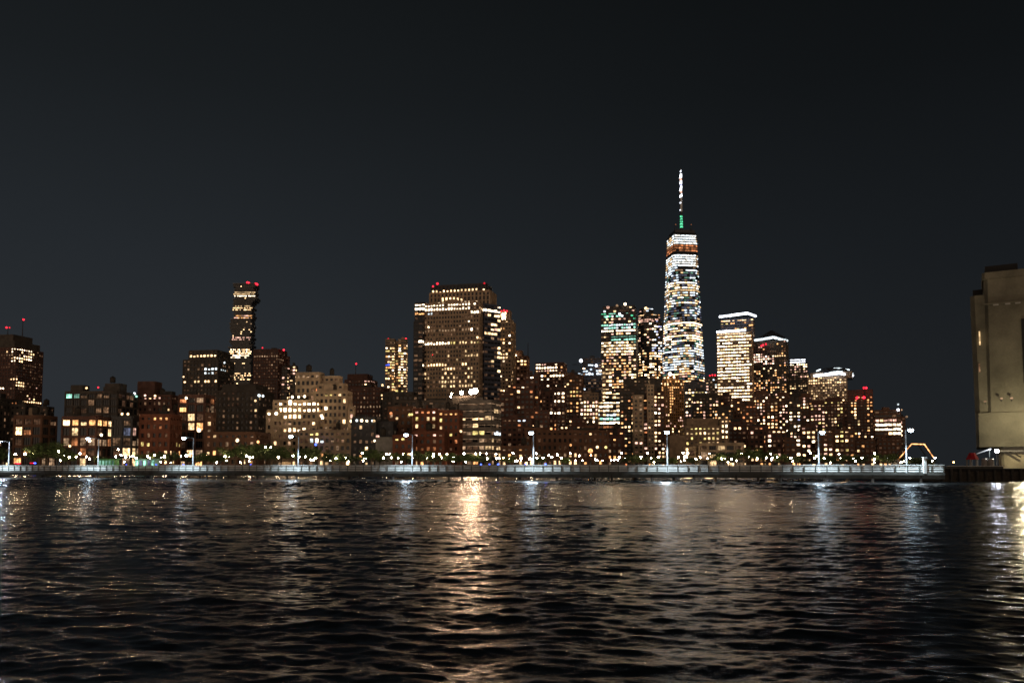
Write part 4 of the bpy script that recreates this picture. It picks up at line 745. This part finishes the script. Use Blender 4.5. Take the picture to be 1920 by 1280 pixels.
def car(x, lb, cols, D=256, paint='car_paint'):
    X = xat(x, D, 3); o = thing('patrol_car', lb, 'car', (X, D, GZ), None)
    m = MB(); m.prism([(X-2.3, D-.9), (X+2.3, D-.9), (X+2.3, D+.9), (X-2.3, D+.9)], GZ+.35, GZ+.95, paint, [(X-2.25, D-.85), (X+2.2, D-.85), (X+2.2, D+.85), (X-2.25, D+.85)]); m.build('body', o)
    m = MB(); m.prism([(X-1.5, D-.8), (X+1.2, D-.8), (X+1.2, D+.8), (X-1.5, D+.8)], GZ+.951, GZ+1.5, 'glass', [(X-1.1, D-.65), (X+.7, D-.65), (X+.7, D+.65), (X-1.1, D+.65)]); m.build('cabin', o)
    for dx in (-1.45, 1.45):
        for dy in (-.92, .72): m = MB(); m.tube((X+dx, D+dy, GZ+.33), (X+dx, D+dy+.2, GZ+.33), .33, .33, 'rubber', 12); m.build('wheel', o)
    for j, k in enumerate(cols):
        m = MB(); a = X-.9+j*(1.8/len(cols)); m.box(a, a+1.7/len(cols), D-.25, D+.1, GZ+1.502, GZ+1.8, 'E'+k); m.build('light_bar', o)
car(33, 'patrol car with an all red light bar behind the railing', 'rrr'); car(62, 'patrol car with a red and blue light bar behind the railing', 'rrb')
def arch():
    D = 300; pts = [(1684, 861), (1709, 832), (1733, 832.5), (1750, 857)]
    P = [(xat(x, D, zat(y, D)), zat(y, D)) for x, y in pts]
    o = thing('lit_arch', 'angular footbridge arch outlined by orange light tubes', 'arch', ((P[0][0]+P[3][0])/2, D, GZ))
    for dy in (0, 4.5):
        m = MB()
        for (a, b) in zip(P[:-1], P[1:]): m.tube((a[0], D+dy+.25, a[1]), (b[0], D+dy+.25, b[1]), .22, .22, 'dark_metal', 8)
        m.build('frame', o)
    m = MB()
    for (a, b) in zip(P[:-1], P[1:]): m.tube((a[0], D-.1, a[1]), (b[0], D-.1, b[1]), .15, .15, 'EO', 8)
    m.build('light_tube', o)
    for X in (P[0][0], P[3][0]): m = MB(); m.box(X-.4, X+.4, D, D+5, GZ-.05, (P[0][1]), 'concrete'); m.build('abutment', o)
arch()
# ------------------------------------------------------------------ ventilation tower on its own platform
def vent():
    D = 139
    plat = thing('platform', 'black timber clad platform carrying the pale tower', 'platform', (95, 160, 0))
    m = MB(); X0 = xat(1762, D, 0); m.box(X0, X0+95, D, D+50, -3, 1.7, 'pile_wood'); m.build('body', plat)
    m = MB(); m.box(xat(1764, D), X0+95.2, D-.25, D+50.2, 1.7, 2.22, 'black_cap'); m.build('edge', plat)
    f = MB()
    for i in range(60): x = X0+.4+i*1.5; f.tube((x, D-.35, -2), (x, D-.35, 2.0+.25*math.sin(i*7.3)), .26, .24, 'pile_wood', 7)
    f.build('fender', plat)
    T = 168; zg = 2.2
    XV = xat(1834, T, 20); VS = 1; PH = R(30)
    root = thing('ventilation_tower', 'tall windowless pale brick tower with dark caps and a lit slit window', 'tower', (XV, T, zg)); root.rotation_euler = (0, 0, -PH)
    zT = lambda y, d=T: zat(y, d)
    def X(x, y=700):
        u = xat(x, T, zat(y, T))/T; return XV+(u*T-XV)/(math.cos(PH)+u*math.sin(PH))
    def ch(x0, x1, y0, y1, c): return [(x0+c, y0), (x1-c, y0), (x1, y0+c), (x1, y1), (x0, y1), (x0, y0+c)]
    # lower overhanging block, narrow foot, tall shaft, corner pilaster
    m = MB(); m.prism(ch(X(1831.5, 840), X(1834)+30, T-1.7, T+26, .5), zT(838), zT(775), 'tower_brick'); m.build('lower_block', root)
    m = MB(); m.prism(ch(X(1878, 860), X(1834)+28, T+.6, T+24, .5), zg-.1, zT(838)-.003, 'lit_foot_wall'); m.build('foot', root)
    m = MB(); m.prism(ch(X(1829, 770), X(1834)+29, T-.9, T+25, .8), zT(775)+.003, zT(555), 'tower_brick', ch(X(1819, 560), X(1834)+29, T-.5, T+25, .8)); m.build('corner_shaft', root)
    m = MB(); x0 = X(1848, 700); m.prism(ch(x0, X(1834)+27, T-1.4, T+20, .7), zT(774), zT(522), 'tower_brick', ch(X(1844, 520), X(1834)+27, T-1.1, T+20, .7)); m.build('main_shaft', root)
    m = MB(); xa = X(1844, 520); m.prism(ch(xa-.3, xa+4.5, T-1.6, T+12, .5), zT(528), zT(517)+.1, 'tower_brick'); m.build('battlement', root)
    m = MB(); xa = X(1881, 520); m.prism(ch(xa, xa+12, T-1.6, T+12, .5), zT(528), zT(517)+.1, 'tower_brick'); m.build('battlement', root)
    m = MB(); m.box(X(1847, 510), X(1909, 510), T+1, T+14, zT(521), zT(500), 'black_cap'); m.build('roof_cap', root)
    m = MB(); m.box(X(1822, 550)+.2, X(1843, 550), T+1.6, T+12, zT(557), zT(541), 'black_cap'); m.build('roof_cap', root)
    # brick courses and recessed vertical joints
    m = MB()
    for y in (574, 775.5): m = MB(); m.box(X(1845, 600)-.15, X(1834)+27.2, T-1.62, T-1.3, zT(y)-.18, zT(y)+.12, 'tower_brick'); m.build('string_course', root)
    for x in (1862, 1884, 1903): m = MB(); m.box(X(x, 575), X(x+10, 575), T-1.6, T-1.36, zT(578), zT(573), 'concrete'); m.build('vent_panel', root)
    m = MB(); m.box(X(1916, 650), X(1916, 650)+3, T-1.5, T-1.2, zT(722), zT(606), 'black_cap'); m.build('louvre', root)
    m = MB(); m.box(X(1835.5, 635), X(1838, 635), T-1.12, T+.3, zT(648), zT(623), 'El'); m.build('slit_window', root)
    m = MB(); m.box(X(1836, 690)-.1, X(1838, 690), T-1.12, T-.1, zT(698), zT(683), 'Ee'); m.build('slit_window', root)
    for (x, y) in ((1847, 754), (1877, 750), (1896, 750)):
        m = MB(); m.tube((X(x, y), T-1.4, zT(y)-.5), (X(x, y), T-2.5, zT(y)), .07, .07, 'dark_metal', 6); m.ball((X(x, y), T-2.6, zT(y)), .30, 'Ed', 8, 5, .7); m.build('wall_light', root)
    m = MB(); m.tube((X(1888, 848), T-.1, zT(846)), (X(1900, 850), T-.6, zT(849)), .16, .16, 'dark_wall', 6); m.tube((X(1900, 850), T-.6, zT(849)), (X(1914, 856), T-.6, zT(857)), .16, .16, 'dark_wall', 6); m.build('curved_pipe', root)
    m = MB(); m.box(X(1878, 860)-.3, X(1834)+28.1, T-.4, T+.5, zg+3.4, zg+3.75, 'concrete'); m.build('ledge', root)
    q0 = thing('parapet', 'low grey parapet wall joining the pier end to the black platform', 'parapet wall', (xat(1800, 138.6), 138.6, 2.22))
    m = MB(); m.box(xat(1775, 138.6), xat(1880, 138.6), 138.9, 139.3, 2.15, 2.62, 'pier_concrete'); m.build('wall', q0); m = MB(); m.box(xat(1775, 138.6)-.05, xat(1880, 138.6)+.05, 138.85, 139.35, 2.622, 2.70, 'rail_paint'); m.build('coping', q0)
    # floodlight beside the frame edge and the white one at the tower foot
    def flood(x, y, Dd, r_, k, lb, zb):
        z = zat(y, Dd); xx = xat(x, Dd, z); o = thing('floodlight', lb, 'floodlight', (xx, Dd, zb))
        m = MB(); m.ball((xx, Dd, z), r_, k, 10, 6); m.build('lens', o); m = MB(); m.tube((xx, Dd+.1, zb), (xx, Dd+.1, z-r_), .10, .07, 'pole_paint', 8); m.build('pole', o)
        m = MB(); m.box(xx-.4, xx+.4, Dd-.25, Dd+.25, z-r_-.3, z-r_-.02, 'dark_metal'); m.build('housing', o)
    flood(1930, 794, 155, .36, 'Lsodium', 'powerful yellow floodlight at the frame edge before the pale tower', 2.22)
    flood(1869, 845, 153, .34, 'Lwhite', 'glaring white floodlight at the foot of the pale tower', 2.22)
    # red canopy stand
    Dd = 150; Xr = xat(1821, Dd); o = thing('canopy_stand', 'small red canopy on a pale round stand on the black platform', 'canopy', (Xr, Dd, 2.22))
    m = MB(); m.prism([(Xr+1.15*math.cos(a), Dd+1.15*math.sin(a)) for a in [i*math.pi/4 for i in range(8)]], zat(861, Dd), zat(848.5, Dd), 'red_canvas', [(Xr+.5*math.cos(a), Dd+.5*math.sin(a)) for a in [i*math.pi/4 for i in range(8)]]); m.build('canopy', o)
    for a in range(5): m = MB(); q = a*1.257; m.tube((Xr+.9*math.cos(q), Dd+.9*math.sin(q), 2.2), (Xr+.9*math.cos(q), Dd+.9*math.sin(q), zat(861, Dd)+.02), .16, .16, 'concrete', 6); m.build('post', o)
    for (x, w_, lb) in ((1843, .50, 'slimmer of two grey drums beside the red canopy'), (1855, .60, 'wider of two grey drums beside the glaring floodlight')):
        Xd = xat(x, 152); o = thing('drum', lb, 'drum', (Xd, 152, 2.22)); m = MB(); m.tube((Xd, 152, 2.22), (Xd, 152, zat(861, 152)), w_, w_*.92, 'concrete', 14); m.build('shell', o); m = MB(); m.tube((Xd, 152, zat(861, 152)+.002), (Xd, 152, zat(859.5, 152)), w_*1.04, w_*.8, 'light_metal', 14); m.build('lid', o)
    o = thing('gangway', 'slanting pale boom reaching down toward the red canopy', 'boom', (xat(1842, 154), 154, 2.22)); z0, z1 = zat(850.5, 154), zat(841, 154)
    m = MB(); m.tube((xat(1829, 154), 154, z0), (xat(1856, 154), 154, z1), .10, .13, 'rail_paint', 6); m.build('boom', o); m = MB(); m.tube((xat(1853, 154), 154.2, 2.2), (xat(1855, 154), 154.2, z1), .09, .09, 'dark_pole', 6); m.build('post', o)
vent()
# ------------------------------------------------------------------ render settings
scn.view_settings.view_transform = 'Standard'; scn.view_settings.look = 'None'; scn.view_settings.exposure = 0; scn.view_settings.gamma = 1
cy_ = scn.cycles; cy_.use_light_tree = True; cy_.max_bounces = 4; cy_.diffuse_bounces = 2; cy_.glossy_bounces = 3; cy_.transmission_bounces = 2
cy_.sample_clamp_indirect = 0; cy_.sample_clamp_direct = 0; cy_.use_adaptive_sampling = False
cy_.pixel_filter_type = 'BLACKMAN_HARRIS'; cy_.filter_width = 1.6; cy_.use_denoising = True; cy_.denoising_prefilter = 'ACCURATE'
print('objects', len(bpy.data.objects), 'windows', NWIN)
